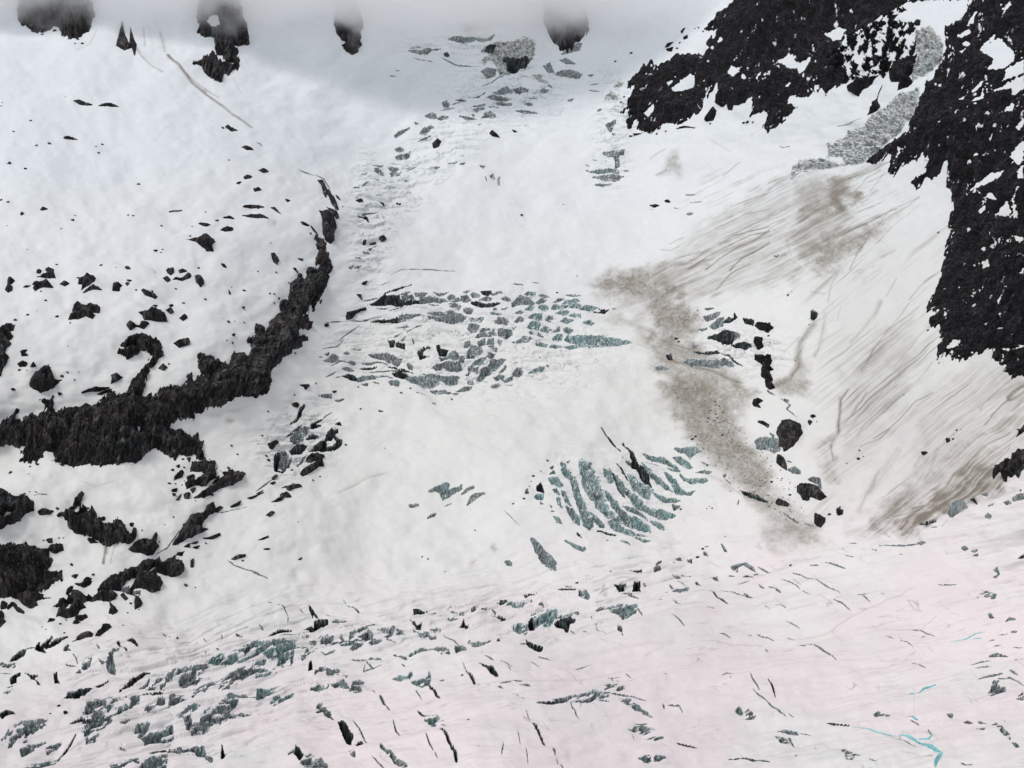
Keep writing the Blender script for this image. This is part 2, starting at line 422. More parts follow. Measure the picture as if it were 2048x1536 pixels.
C 1190,1490 1260,1465 1350,1455 1450,1455 1470,1490 1400,1536 1340,1560 1240,1530 # long grey ice wall at the foot of the central icefall, left half | the long icefall foot wall
C 1460,1450 1560,1430 1620,1440 1600,1480 1520,1500 1480,1490
C 1060,1510 1120,1505 1150,1530 1140,1560 1080,1550
K 840,1520 900,1510 890,1536
S 8 930,1500 990,1520
C 530,1360 560,1350 600,1310 650,1330 650,1360 600,1370
C 540,1310 570,1300 560,1325
C 695,1300 720,1290 750,1300 720,1315
C 730,1365 770,1350 800,1355 770,1370
S 8 600,1395 660,1365 740,1360
C 690,1415 740,1403 790,1408 740,1420
S 12 555,1490 600,1465 640,1440
S 8 630,1495 680,1475
S 8 490,1330 520,1335
S 7 760,1265 850,1258
C 1590,1536 1650,1510 1720,1510 1700,1540
C 1880,1520 1930,1500 1960,1510 1920,1536
C 2000,1500 2048,1490 2048,1510
T 1024 384
C 0,880 40,830 70,820 120,830 190,860 170,890 60,895 0,905
C 100,810 130,788 190,790 185,820 140,825
C 190,860 240,820 280,825 260,850 220,870
K 215,810 240,795 300,800 260,812
C 210,900 230,875 280,870 295,900 260,925 215,915
C 320,900 340,850 380,860 460,860 440,880 360,900
K 330,840 370,812 430,810 380,830
C 400,850 430,825 520,825 540,840 470,860
C 460,880 500,855 560,870 540,895
K 430,785 500,788 560,790 500,802
C 550,900 590,870 650,870 690,880 620,910
K 640,910 720,905 690,885 780,895 740,925
S 8 800,893 830,897
C 110,930 140,908 190,905 150,940
C 350,935 400,905 460,920 420,955
C 450,945 500,930 550,935 550,970 480,960
C 30,970 60,950 90,955 70,980
C 135,990 180,960 240,960 240,995 160,1000
C 270,990 300,960 330,975 310,1000
C 390,1000 420,980 490,985 440,1010
C 570,1010 620,985 665,1005 630,1020
C 120,1060 150,1030 200,1012 235,1020 210,1070 160,1070
C 225,1065 270,1030 320,1050 290,1075 240,1078
C 335,1060 380,1038 390,1065
C 415,1050 440,1038 495,1060 460,1078 420,1070
C 20,1020 60,1000 90,1010 40,1028
C 0,1065 40,1065 10,1080
K 135,1110 155,1095 175,1110 150,1120
K 205,1110 215,1093 255,1110
C 330,1110 370,1085 410,1105 400,1130 340,1130
C 425,1130 450,1095 520,1110 590,1125 700,1135 780,1140 870,1165 960,1195 880,1200 720,1210 560,1205 520,1180 480,1150 # long pointed blue grey ice wall at the right end of the central icefall | the pointed blue grey wall
C 190,1185 230,1160 290,1165 270,1200
C 300,1200 320,1165 380,1165 400,1200 350,1215
C 430,1195 500,1185 540,1205 480,1210
C 30,1175 90,1145 150,1145 160,1155 110,1175
C 0,1400 50,1380 90,1390 60,1430 10,1430
C 130,1420 160,1390 220,1380 260,1378 240,1400 180,1415
K 270,1370 290,1365 295,1375
S 9 5,740 90,738
S 6 160,710 220,712
S 9 0,1190 80,1180
S 6 10,1350 50,1330
S 8 1380,0 1460,0
R 1095,65 1140,62 1170,75 1130,80
R 1215,50 1245,45 1260,58 1230,60
C 1395,150 1415,142 1435,148 1415,158
S 5 1410,65 1530,58
S 5 1285,98 1325,105
D 8 .45 1190,430 1260,440 1330,400
D 8 .45 1250,380 1300,350 1360,335
D 10 .3 1740,100 1900,60 2048,-10
D 5 .7 1800,80 1960,20 2020,0
D 5 .6 1670,260 1850,170 2048,120
D 6 .7 1690,360 1860,270 2048,180
D 6 .9 1660,400 1780,330 2048,260
D 8 .9 1400,600 1560,500 1760,400 1900,330 2048,300
D 8 .9 1540,600 1640,530 1800,430 1950,360 2048,290
D 12 .6 1430,590 1500,540 1600,520
D 10 .9 1740,610 1830,520 1960,450 2048,390
D 6 .9 1630,770 1740,640 1900,560
D 4 .6 1260,590 1380,560 1500,480 1620,420
D 4 .7 1300,520 1400,480 1500,455
D 5 .5 1440,490 1530,460
D 40 .3 1300,560 1560,560
D 30 .3 1600,480 2048,330
F .75 660,700 760,620 880,590 1100,600 1130,700 1300,740 1350,790 1320,850 1400,900 1500,950 1520,1020 1470,1150 1400,1190 1300,1200 1240,1180 1150,1130 1120,1050 1130,950 1100,880 1050,810 950,800 780,790 680,760
F .35 640,950 860,930 1080,1060 1160,1130 1180,1160 1040,1120 850,1030 700,980
F .3 1100,560 1400,560 1600,700 1500,860 1350,780 1150,700
D 40 .4 860,990 1050,1090 1230,1180
D 50 .5 1180,1190 1380,1260 1560,1300
D 8 .8 1250,1210 1380,1240 1560,1290
D 20 .6 1200,1330 1370,1370 1430,1400 1600,1440 1800,1530
D 6 .8 1420,1395 1560,1430 1700,1490 1850,1540
D 30 .3 1100,1380 1260,1460 1400,1536
D 60 .25 1000,1200 1200,1280
K 1530,915 1610,920 1560,935
C 1530,985 1590,975 1670,940 1650,970 1600,1010 1550,1020
C 1570,1060 1620,1030 1640,1000 1690,990 1680,1060 1620,1085
K 1690,1030 1720,990 1770,1000 1775,955 1795,990 1740,1040
K 1845,1000 1930,1010 1925,1060 1860,1040
K 1490,1085 1560,1078 1520,1098
K 1560,1160 1600,1140 1700,1110 1770,1105 1800,1130 1790,1190 1760,1225 1700,1220 1620,1195 # big dark striped crevasse mouth beside the brown debris | the striped crevasse mouth
C 1780,1120 1830,1150 1820,1180 1790,1190
K 1760,1240 1830,1210 1890,1210 1920,1240 1880,1275 1840,1270
R 1940,1210 1960,1170 2010,1180 2010,1240 1970,1270
R 1940,1060 1990,1040 2048,1055 2090,1080 2050,1120 1980,1100
K 1435,1230 1490,1225 1450,1242
K 1450,1270 1500,1270 1550,1285 1650,1285 1650,1305 1590,1315 1540,1300
S 14 1650,1295 1740,1320 1790,1360 1850,1400
C 1380,1350 1420,1330 1470,1340 1540,1355 1620,1365 1700,1355 1760,1370 1770,1400 1700,1400 1660,1420 1580,1410 1500,1395 1440,1395 # long ribbed dark ice wall just below the brown debris | the ribbed dark ice wall
K 1230,1300 1270,1295 1285,1340 1250,1330
C 1150,1385 1200,1380 1250,1410 1200,1405 1160,1400
R 1960,1310 2030,1315 2080,1380 2060,1420 2090,1520 2000,1480 2010,1390 1950,1355
B 1115,930,6 1110,100,4 75,157,10 1310,1165,12 1330,1190,9 1350,1000,5 1480,940,5 1180,1390,8 410,75,5 160,1440,6 220,1303,6 360,770,9 520,640,5
T 1536 384
D 50 .7 540,-20 560,80 600,150
F .7 480,0 600,0 605,90 650,160 600,165 510,110
F .8 710,0 770,0 750,60 720,115 680,120 700,60
F .35 280,80 420,90 640,170 720,230 620,290 500,330 380,440 420,500 300,560 200,700 180,650 260,500 120,380 200,260
D 7 .9 1030,140 860,230 700,310 560,380
D 30 .7 800,270 600,340 440,400
F .7 370,430 480,400 640,380 800,330 640,430 560,490 480,570 420,560 390,500
D 8 .7 830,330 700,390 570,460
D 6 .7 790,400 720,500 650,620
D 8 .6 830,340 750,440 700,510
D 6 .5 1210,30 1140,90 990,200 830,320
D 7 .4 900,260 1000,140 1200,40
D 5 .4 0,170 60,160
D 5 .5 0,280 120,210
D 10 .3 0,340 130,260
D 5 .4 80,140 400,30
D 20 .35 720,80 880,0
D 5 .3 770,100 860,10
D 10 .3 130,340 180,500
D 5 .3 1200,100 1050,230 880,420
K 40,497 80,492 60,505
K 330,935 350,925 380,950 375,985 350,1010 330,1000 # round black sinkhole in the right snow fan | the round sinkhole
D 12 .4 325,1000 350,1025 400,1000
D 40 .75 360,1050 310,1120 270,1200 250,1280 240,1400 180,1490 60,1560
F .45 100,1536 180,1480 250,1340 320,1380 330,1536
D 30 .35 440,960 430,1100 400,1250 370,1310
D 12 .3 130,1300 250,1160
D 20 .35 880,850 840,960 760,1060 700,1140 650,1190
D 5 .4 1020,680 920,810
D 40 .2 880,850 830,980
D 8 .45 1340,650 1200,750 1120,850
D 14 .3 1370,630 1250,710
D 5 .5 1120,880 950,1100 830,1270 770,1400
D 12 .4 840,1250 770,1370 740,1420
D 5 .35 1300,1350 1180,1500
D 5 .3 1240,1120 1000,1400
D 5 .3 1200,900 1050,1020 870,1200
D 5 .3 570,900 540,1010
D 40 .2 1100,1300 1050,1450 1020,1536
D 60 .15 550,1400 620,1536
D 10 .3 330,780 440,800
D 20 .25 440,620 540,640
D 12 .3 550,660 490,740 470,860
D 14 .3 350,600 420,660
R 0,1050 10,1040 15,1070 0,1090
R 0,1310 30,1320 30,1360 10,1390 50,1430 0,1450 -30,1380
B 140,798,9 170,772,4 1355,310,9 1285,1112,9 1355,1350,6 320,1050,6 20,1210,6 5,1150,9 220,1350,6
R 1300,1040 1335,1005 1350,1050 1310,1065
T 0 768
R 1540,590 1620,600 1640,560 1660,600 1740,600 1720,650 1730,740 1700,760 1650,810 1580,800 1500,820 1490,770 1530,740 1600,700 1640,690 1600,680 1530,670 # crumbly dark rock hanging below the right end of the cliff band | the crumbly rock
W 1560,690 1620,680 1640,720 1560,760
R 1570,890 1640,850 1720,790 1800,730 1780,710 1870,720 1830,690 1900,700 1960,715 1930,770 1850,810 1750,840 1690,870 1640,900 # pointed dark reddish rock wedge below the right end of the cliff band | the reddish rock wedge
R 1400,720 1440,680 1475,675 1460,720 1400,740
R 1410,635 1440,625 1435,650
R 1500,720 1560,705 1560,735 1510,750
R 1380,825 1425,805 1420,830 1385,840
R 1480,850 1530,850 1520,890 1490,885
R 1530,820 1570,820 1550,850
R 1700,790 1720,770 1750,735 1755,775
R 1420,900 1440,870 1460,850 1440,900
R 1500,570 1530,560 1520,600
B 1465,575,11 1380,665,12 1355,765,11 1410,765,8 1395,858,15 1475,640,9 1610,880,15 1700,880,14 1830,660,13 1870,465,9 1915,538,9 1460,780,6 1570,910,6 1740,660,6 1765,690,6 1690,570,6 1480,750,5
R 0,840 30,840 70,900 110,930 180,915 240,950 270,970 270,1030 200,1060 170,1120 60,1150 20,1175 0,1180 -50,1200 -60,840 # brown speckled rock with ragged foot at the left edge below the cliff band | the brown speckled rock
W 60,1040 90,1060 40,1080
R 300,1040 340,1020 430,1030 400,1055 320,1060
R 470,1060 540,1010 610,930 630,885 660,885 640,960 620,970 560,1030 600,1050 640,1000 640,970 700,990 640,1080 690,1060 730,1010 750,1000 770,1090 860,1120 930,1100 905,1075 950,1080 990,1130 1040,1190 1060,1150 1085,1150 1085,1210 1050,1255 980,1240 920,1260 850,1280 780,1240 700,1210 620,1190 560,1160 550,1120 # jagged dark rock barrier with dripping black streaks, lower left snowfield | the jagged rock barrier
D 14 1 840,1270 835,1340 825,1420
D 6 .8 850,1290 840,1380
D 6 .5 915,1270 880,1420
D 30 .5 850,1290 850,1330
R 700,1235 740,1230 780,1255 720,1262
R 1020,1290 1100,1240 1160,1210 1210,1220 1250,1160 1265,1180 1250,1230 1280,1250 1230,1310 1190,1330 1070,1305 # dark tail rock just right of the jagged barrier, lower left snowfield | the tail rock
R 780,1070 840,1050 830,1075 800,1090
R 1035,1100 1070,1095 1060,1125 1040,1120
R 1395,1250 1470,1130 1540,1020 1580,1000 1640,1000 1660,950 1720,935 1740,970 1795,965 1760,1000 1700,1010 1690,1020 1650,1050 1630,1100 1580,1110 1680,1125 1600,1170 1500,1220 # slanting dark green grey rock fin beside the lower glacier margin | the slanting rock fin
S 9 1480,1120 1400,1210 1350,1270 1250,1310
R 1850,970 1930,930 1920,960 1860,975
R 1980,915 2048,900 2100,880 2010,925
S 5 1740,1010 1990,985
R 1640,1200 1700,1190 1770,1165 1780,1180 1720,1205
R 1490,1265 1530,1250 1530,1275
R 1540,1250 1600,1230 1590,1245
R 1560,1275 1610,1265 1590,1285
R 1550,1360 1570,1350 1570,1410 1552,1405
R 1860,1385 1900,1360 1965,1365 1960,1380 1880,1395
S 10 1830,1385 1880,1440 1960,1490 2048,1530 2090,1560
R 1210,1450 1300,1380 1400,1330 1440,1300 1500,1290 1480,1310 1430,1310 1410,1350 1480,1370 1500,1400 1500,1430 1460,1460 1390,1480 1330,1460 # dark rock knob with a curled snow notch, lower left | the notched rock knob
R 780,1600 860,1536 960,1490 1100,1420 1180,1360 1290,1345 1290,1370 1200,1440 1120,1490 1040,1536 960,1600 850,1640 # long slab of dark rock slanting up the lower left glacier margin | the slanting rock slab
R 1040,1600 1100,1500 1150,1470 1260,1480 1310,1530 1290,1590 1220,1620 1130,1600 # smooth rounded black boulder of a rock, lower left, below the slanting slab | the rounded black rock
R 0,1280 80,1275 210,1280 230,1300 380,1330 400,1370 425,1400 400,1450 360,1480 400,1490 440,1480 490,1480 480,1540 350,1600 250,1680 150,1720 0,1740 -700,1700 -800,1400 -80,1280 # great reddish black rock at the left edge near the bottom | the great reddish rock
R 380,1310 420,1290 500,1285 510,1330 450,1350 410,1340
R 370,1250 420,1240 420,1270 390,1270
R 560,1510 610,1495 590,1530
R 650,1536 680,1515 720,1520 690,1550
B 100,42,15 475,66,16 80,680,15 495,650,14 300,640,12 240,650,8 1395,1040,7 565,1425,12 460,1005,12 735,1498,11 915,1500,12 1940,1408,9 1660,1240,8 505,1232,6 470,1235,7 350,1250,7 1135,1155,6 1285,1220,6 935,1045,5 195,895,9 235,875,5 285,880,7 1325,1100,5 230,712,5 450,1275,7
S 7 270,915 310,900 385,902
R 655,65 700,35 760,10 880,10 800,35 740,45
R 780,60 830,40 900,20 870,45 800,65
R 880,60 920,40 920,90 840,130
F .7 1820,265 1850,258 1880,275 1860,292 1825,288
D 10 .2 640,800 760,830 900,790
T 512 768
R 335,25 380,25 405,40 380,62 365,45
C 495,105 560,95 600,98 600,118 540,115
R 600,78 640,68 620,85
C 635,132 700,128 660,140
R 285,165 310,155 345,170 330,190 300,185
K 270,318 320,280 340,210 380,165 390,180 350,260 320,300
K 245,415 300,370 370,325 300,390
K 440,370 430,340 450,310 500,290 540,285 480,310 525,325 500,350 460,370
S 8 530,280 570,240 610,222
C 280,440 290,390 340,360 410,350 430,380 380,430 380,460 300,475 # tangled grey ice blocks in the icefall's left margin | the tangled ice blocks
K 400,440 440,400 500,420 490,435 420,445
K 280,520 330,480 380,480 410,500 370,540 300,550
K 420,535 480,490 540,450 550,440 570,410 550,420 590,385 650,375 655,400 620,420 640,435 690,450 690,480 650,515 600,535 530,550 490,540 440,545 # large black ring shaped gap round a snow block at the icefall's left margin | the ring shaped gap
W 570,460 620,450 650,465 610,500 560,510
R 630,330 660,320 680,340 650,348
R 400,600 440,565 480,575 550,590 520,610 540,665 490,670 440,700 380,730 355,710 380,680 450,650 490,620 430,620 # hooked black rock at the icefall's left margin, below the ring shaped gap | the hooked black rock
K 150,560 190,540 210,570 200,620 170,690 240,690 210,710 160,690 150,640
C 200,600 240,560 290,600 280,650 220,690 190,650
C 340,640 380,590 400,580 370,620
C 190,520 250,530 270,560 210,570
R 100,470 130,460 180,465 130,520 110,510
R 130,750 150,730 175,735 140,765
S 12 130,765 60,820 0,860
R 110,805 150,795 130,815
R 0,885 50,862 20,885
R 240,870 235,840 280,815 365,825 330,840 280,855 260,880
R 200,845 245,820 225,840
R 190,905 230,890 270,935 240,935 220,920 200,950 160,970 115,972 150,945 180,940
R 70,1080 100,1060 130,1068 100,1095
R 5,1275 80,1252 85,1262 40,1275
R 50,1352 95,1355 80,1362
R 330,1432 360,1412 350,1430
B 88,226,9 60,396,8 105,598,14 90,560,10 295,97,9 815,18,8 1235,47,9 1160,85,9 1557,73,7 830,215,8 1030,518,5 715,480,10 515,725,7 1375,1370,8 1325,1337,7 1510,1465,6 1735,1103,6 285,688,9 455,762,8 130,1010,5 320,1140,5 455,20,8 20,465,5
R 980,232 1015,240 990,242
C 1390,30 1450,10 1550,10 1610,22 1500,28 1420,35
S 7 1280,80 1360,72
C 1410,130 1430,122 1430,140
C 1385,860 1430,830 1500,800 1540,800 1530,850 1640,805 1640,825 1560,870 1490,905 1475,870 1440,850 # grey ice block with a dark barb to its right, alone on the smooth snow apron | the barbed ice block
C 1640,860 1680,830 1740,812 1740,825 1690,845
C 1680,930 1705,885 1740,870 1840,868 1780,890 1730,910
K 1225,955 1300,948 1300,960 1230,968
C 1370,1035 1400,1010 1435,995 1420,1015
S 6 1490,950 1560,925
F .5 1880,1275 1900,1265 1920,1290 1905,1310 1885,1300
F .5 1730,1380 1755,1372 1750,1390 1730,1395
C 1990,1385 2020,1380 2045,1400 2040,1420 2010,1415
S 5 1980,990 2048,1080 2110,1140
D 20 .12 660,870 860,760 1050,710
D 5 .4 660,870 860,775 1030,715
D 40 .1 600,1250 200,1350
D 60 .1 900,560 1100,420
T 1024 768
C 1300,478 1400,490 1460,500 1520,540 1470,545 1430,570 1400,550 1340,510
C 1285,540 1330,545 1400,590 1440,640 1400,645 1340,610
C 1470,680 1530,675 1595,685 1570,700
C 1050,515 1130,520 1200,540 1300,610 1340,665 1250,600 1190,580 1090,545
S 9 1070,580 1130,600 1180,610
S 10 1240,625 1340,670
C 1340,685 1380,720 1460,740 1550,740 1570,760 1530,775 1440,770 1380,740
C 1220,655 1250,670 1310,730 1340,790 1390,830 1460,840 1430,860 1370,850 1310,820 1270,740
C 1040,590 1080,640 1140,690 1200,720 1250,780 1280,810 1240,790 1160,740 1080,670
K 890,448 930,480 980,530 1010,590 1050,640 1090,700 1110,770 1130,800 1080,780 1020,710 1000,660 960,640 950,600 970,590 940,520
S 14 710,360 780,430 870,520
K 910,595 940,590 960,640 930,610
C 930,705 1000,740 1060,760 1120,800 1110,850 1110,885 1050,880 980,830 950,780 # deep shell shaped grey ice wall at the middle of the lower crevasse fan | the shell shaped ice wall
C 1120,810 1200,850 1270,870 1340,900 1330,915 1240,905 1150,860
K 1280,930 1310,950 1345,960 1300,990
S 14 830,630 880,680 930,760
K 780,685 820,740 850,800 900,880 910,915 870,880 820,780
C 730,690 780,700 810,790 780,800 740,750
C 830,740 880,790 940,850 1000,880 1050,930 1100,950 1190,960 1260,1000 1310,1035 1230,1040 1140,1015 1070,990 1000,975 930,900 870,830 # long broad ice wall running to a dark right tip in the lower crevasse fan | the long broad fan wall
C 730,850 790,900 850,950 870,1000 930,1050 990,1050 1050,1080 1100,1110 1105,1145 1040,1145 940,1130 880,1090 840,1020 790,960 750,900
C 880,965 960,980 1040,1010 1080,1050 1000,1030 920,1010
C 1110,1060 1160,1060 1220,1095 1220,1125 1180,1120 1130,1090
C 530,640 630,660 640,700 700,780 720,860 750,950 800,1020 860,1060 890,1110 800,1080 740,1060 680,1000 620,920 570,840 550,770 540,700 # tallest blue green ice wall standing in the left half of the lower crevasse fan | the tallest fan ice wall
C 770,1100 840,1100 910,1150 1000,1180 1100,1195 1030,1200 940,1195 850,1170 800,1140
C 390,650 430,670 440,710 500,760 540,860 560,950 600,1030 650,1080 660,1150 620,1175 580,1150 550,1090 520,1000 490,860 460,780 400,730 # second ice wall from the left of the lower crevasse fan, long and grey | the second fan ice wall
C 640,1050 700,1090 750,1140 700,1150 670,1110
S 14 680,1180 740,1180 830,1200
C 990,1220 1060,1225 1110,1235 1060,1243
S 8 890,1200 980,1215
C 390,870 420,880 450,950 470,1000 430,970 400,920
C 430,1010 480,1020 540,1110 540,1150 490,1130 450,1060
C 290,770 350,765 410,830 370,845 310,820
C 325,865 350,860 375,915 340,900
C 355,935 380,940 385,990 400,1020 365,990
S 10 300,985 320,1010
S 9 310,1030 340,1045
C 330,1080 370,1100 400,1140 360,1130
C 300,685 330,670 320,700
C 300,735 330,713 340,735
K 195,830 230,800 245,850 255,885 200,860
C 180,910 200,890 250,895 245,940 210,935
K 225,950 245,975 230,975
K 110,860 125,850 130,890 105,890
K 430,645 460,635 445,655
C 150,1250 180,1245 220,1290 260,1330 290,1370 330,1400 355,1430 345,1480 300,1485 270,1450 230,1410 190,1340 # grey ice slot like a tilted bottle, alone below the lower crevasse fan | the bottle shaped slot
C 420,1262 470,1280 540,1305 590,1325 570,1345 510,1320
S 14 520,1210 560,1240
C 870,1250 910,1262 940,1280 890,1265
B 170,748,11 152,786,5 227,717,6 138,825,6 95,925,10 280,630,9 5,940,8 880,578,6 760,1238,6 1440,425,12 1465,402,10 1560,628,8 1345,985,9 1600,985,7 1575,975,5 1555,990,5 790,1520,7 1295,1425,5 1485,1370,13 1525,1300,12 1680,410,8 1565,265,8 1630,245,7 1660,180,6 1590,210,6 1685,230,6 1560,290,6 1610,290,6 1640,270,6 1820,490,6 1625,140,5 1440,880,0
F .7 1200,-20 1560,-20 1640,80 1700,200 1800,320 1860,440 1950,560 2030,650 2048,720 2048,900 1950,860 1800,760 1700,640 1560,560 1440,430 1350,320 1300,220
F .3 1150,100 1350,300 1500,560 1700,760 1900,860 2048,1000 2048,560 1800,320 1640,20 1300,-20
F .45 1750,-20 1900,40 1920,70 1860,70 1790,20
D 40 .35 1700,800 1900,900 2048,980
D 40 .3 1560,700 1750,820
S 6 1925,70 2010,72
R 1925,165 1940,140 1990,130 2010,145 1970,170 1990,195 1940,185
R 1970,305 2020,310 2060,330 2050,355 2020,335
K 1690,715 1710,710 1700,740
S 9 1705,750 1750,785
K 1820,835 1880,855 1960,880 2000,910 2048,945 1980,930 1910,900 1850,865
S 6 1850,770 1885,778
S 8 1920,795 1965,800
S 9 1815,915 1800,955
S 5 1735,835 1755,855
S 7 1515,608 1560,630
K 1670,1270 1720,1335 1700,1330
K 1530,1325 1550,1320 1570,1360 1540,1350
K 1400,1370 1440,1385 1440,1410 1410,1405
K 1310,1380 1350,1370 1365,1400 1330,1392
K 1150,1450 1160,1410 1200,1395 1180,1440
K 1140,1470 1165,1455 1190,1470 1180,1488 1140,1485
K 940,1485 1000,1478 1035,1460 1035,1495 980,1490
S 5 840,1487 900,1487
S 6 1540,1288 1575,1285
C 1755,1455 1800,1435 1870,1430 1930,1450 1940,1475 1900,1460 1850,1438 1800,1460 1805,1495 1770,1470
S 10 1960,1440 2048,1480
C 1930,1500 1960,1490 1945,1510
C 1850,1536 1880,1515 1930,1536
K 1595,1520 1640,1512 1620,1536
S 7 1730,1510 1780,1522
S 6 1690,1213 1720,1216
S 4 1350,1525 1440,1530
T 1536 768
R -20,-20 20,-30 60,40 20,60 -10,30
K 0,60 60,95 20,85
S 8 110,125 180,170 150,200 230,260
C 130,125 170,135 150,150
R 70,400 90,350 120,300 180,300 250,310 270,380 250,430 200,500 130,550 110,500 90,440 # black blocky rock topping the lower rock chain right of the debris tongue | the blocky black rock
C 0,435 60,440 110,460 100,540 60,560 0,530 -100,510 -105,450 -60,430
K 15,395 50,415 45,430
R 80,575 120,590 150,640 150,690 100,660 70,630
S 9 150,620 200,635
C 165,690 220,670 260,700 260,718 200,715
R 230,830 280,800 380,800 420,850 465,900 410,930 340,900 320,930 270,920 260,880 230,860 # dark reddish rock with a flat top in the middle of the lower rock chain | the flat topped red rock
C 320,760 360,740 410,750 420,830 390,790
R 60,950 90,925 170,955 160,980 80,965
R 365,1070 380,1050 370,1020 400,1040 450,1060 450,1100 420,1140 390,1130 365,1100 # heart shaped black rock at the bottom of the lower rock chain | the heart shaped rock
R 540,1015 560,985 590,1000 585,1025 550,1035
R 1220,550 1250,535 1268,545 1240,562
R 1425,450 1450,435 1460,455 1430,468
R 335,250 360,238 375,250 350,262
R 315,295 330,282 345,290 325,315
S 12 125,1035 180,1080 240,1105
S 10 290,1110 360,1130
B 170,880,10 25,775,9 483,1030,12 568,975,9 710,585,12 745,568,6 1480,440,9 1510,366,8 1545,362,4 1485,403,5 1075,78,5 720,520,8 625,632,6 1995,348,8 20,652,6 375,285,5 175,1440,11
B 2020,850,8
R 1800,745 1830,670 1900,600 1930,590 1920,650 1860,710 1810,760
R 1890,780 1880,730 1930,680 1960,600 2048,540 2200,430 2200,700 2048,690 2010,760 1980,720 1960,760 1930,740 1910,785 # dark rock cut by the right edge above the pink snow | the right-edge rock
R 1980,405 2010,365 2048,335 2100,320 2048,370
R 1600,910 1640,910 1645,945
C 1400,1015 1440,960 1500,910 1560,940 1570,970 1500,990 1500,1020 1440,1050
K 1440,1050 1490,1000 1500,1020 1460,1055
K 1210,1115 1260,1090 1310,1070 1320,1085 1250,1120
C 1700,875 1750,860 1740,885
C 1880,940 1910,925 1935,945 1900,962
C 1950,910 1990,885 2048,880 2048,915 1960,930
C 1730,1055 1750,1030 1775,1050 1760,1070
C 1745,965 1790,945 1780,960
C 1540,1305 1570,1292 1590,1315 1560,1320
C 1620,1330 1660,1320 1640,1335
C 1630,1360 1665,1350 1660,1368
C 2020,1400 2048,1360 2048,1410
K 2010,1400 2048,1360 2070,1400 2048,1410
C 1825,1500 1850,1480 1860,1530
S 5 640,1268 710,1270
S 8 870,1275 1060,1262 1240,1252
C 1170,1250 1210,1243 1240,1252 1200,1262
S 5 810,1300 860,1308
S 6 1035,1350 1080,1352
S 5 620,1378 700,1388
S 9 460,1435 530,1448 620,1470
S 9 340,1458 410,1462
S 6 -20,1475 20,1485
S 10 200,1520 270,1536
S 6 1280,1140 1340,1125
F .6 60,-20 350,-20 280,100 100,80
F .35 300,0 400,130 250,100
D 9 .9 630,35 570,110 550,180 550,370
D 20 .5 560,100 545,380 510,450 500,500
F .45 500,400 550,380 510,480 520,620 540,700 560,800 480,760 420,660 400,560 340,520 400,470
D 8 .7 500,480 510,600
F .25 240,400 290,420 270,500 210,500
D 6 .5 700,400 760,290 880,190 960,110
D 20 .25 600,400 700,240 850,120 1010,20
D 8 .6 820,420 950,350 1060,260 1200,140 1320,60
D 8 .5 720,490 880,420 960,350
D 30 .2 960,380 1140,260 1290,100
D 12 .3 560,350 640,240 700,130
D 8 .5 640,230 780,60
D 9 .7 1730,310 1790,230 1870,150 1930,100
D 26 1 1920,90 1960,50 2048,-10 2120,-40
D 16 .7 1930,110 2000,80 2060,40
D 20 .35 1760,110 1900,30 2048,-40
D 6 .6 1690,190 1720,150
D 30 .35 2048,80 1950,250 1800,340
D 5 .4 2048,130 1950,210
D 50 .35 1020,520 940,650 850,760 800,860
D 30 .35 870,670 780,860 720,1000
D 30 .2 1200,560 1150,680 1100,780
D 8 .4 1200,570 1150,660
D 40 .25 1350,520 1300,640 1240,760
D 60 .25 1250,600 1120,850 1000,960
F .45 1000,880 1080,840 1200,860 1300,800 1300,880 1120,990 900,1100 840,1120 820,1080 900,990
F .8 1300,880 1400,800 1600,700 1700,680 1780,760 1860,790 1700,870 1560,930 1450,990 1330,1010 1180,990 1130,985 1240,960
F .35 1500,700 1700,560 1800,500 1790,640 1740,760 1600,800
D 8 .9 1140,985 1260,960 1310,880 1400,790 1480,700
D 6 .8 1260,960 1400,850 1600,760
D 6 .8 1300,900 1450,830 1560,740
D 8 .7 1480,720 1600,620 1700,520 1830,440 1930,370
D 14 .4 1560,740 1700,620 1830,500
D 8 .6 1700,690 1800,640 1900,540 1930,490
D 6 .5 1560,700 1680,570
D 6 .4 1930,470 1700,700 1580,780
D 10 .6 990,1050 1100,1030 1150,1000
D 20 .5 820,1110 1000,960 1050,900
D 14 .5 1000,1100 1200,1040 1400,990
D 12 .5 1350,1030 1290,1100 1200,1120
F .35 1060,1130 1150,1040 1300,1020 1390,1010 1300,1070 1140,1180 1080,1180
F .35 850,1140 940,1120 970,1150 880,1190
D 10 .4 980,1170 1040,1140
D 6 .5 1410,1080 1370,1120
F .4 -60,1100 150,1090 350,1150 430,1220 500,1290 300,1320 60,1330 -60,1240
D 60 .3 -120,900 0,1000 100,1090
D 30 .2 600,1100 780,1000
F .2 600,1150 900,1120 800,1220 640,1200
T 0 1152
R 130,180 180,150 220,120 330,120 330,140 400,142 320,160 280,180 290,220 260,240 220,250 180,220 150,190
R 5,260 20,240 65,240 50,280 10,285
R 60,280 90,240 130,235 150,265 195,285 190,298 140,290 110,255 70,285
R -60,310 30,318 35,350 20,380 50,385 15,420 -10,440 -60,430
R 420,215 470,170 530,150 560,100 620,80 660,110 680,130 760,120 830,95 930,120 920,150 880,165 770,165 680,165 640,180 665,205 630,210 600,260 620,290 590,280 530,320 450,318 470,270 540,230 570,180 530,180 500,215 430,215 # sprawling black rock cluster with a claw of arms, bottom of the rocks at lower left | the clawed rock cluster
R 870,170 890,200 940,245 930,265 900,285 865,265 880,220
R 590,310 620,290 680,265 685,285 640,325 600,325
R 385,390 400,360 440,345 430,370
R 580,375 600,350 635,348 610,375
R 505,100 530,70 570,55 560,85 520,110
R 585,35 630,30 680,-5 720,0 700,25 650,48
R 780,50 810,20 860,0 830,30
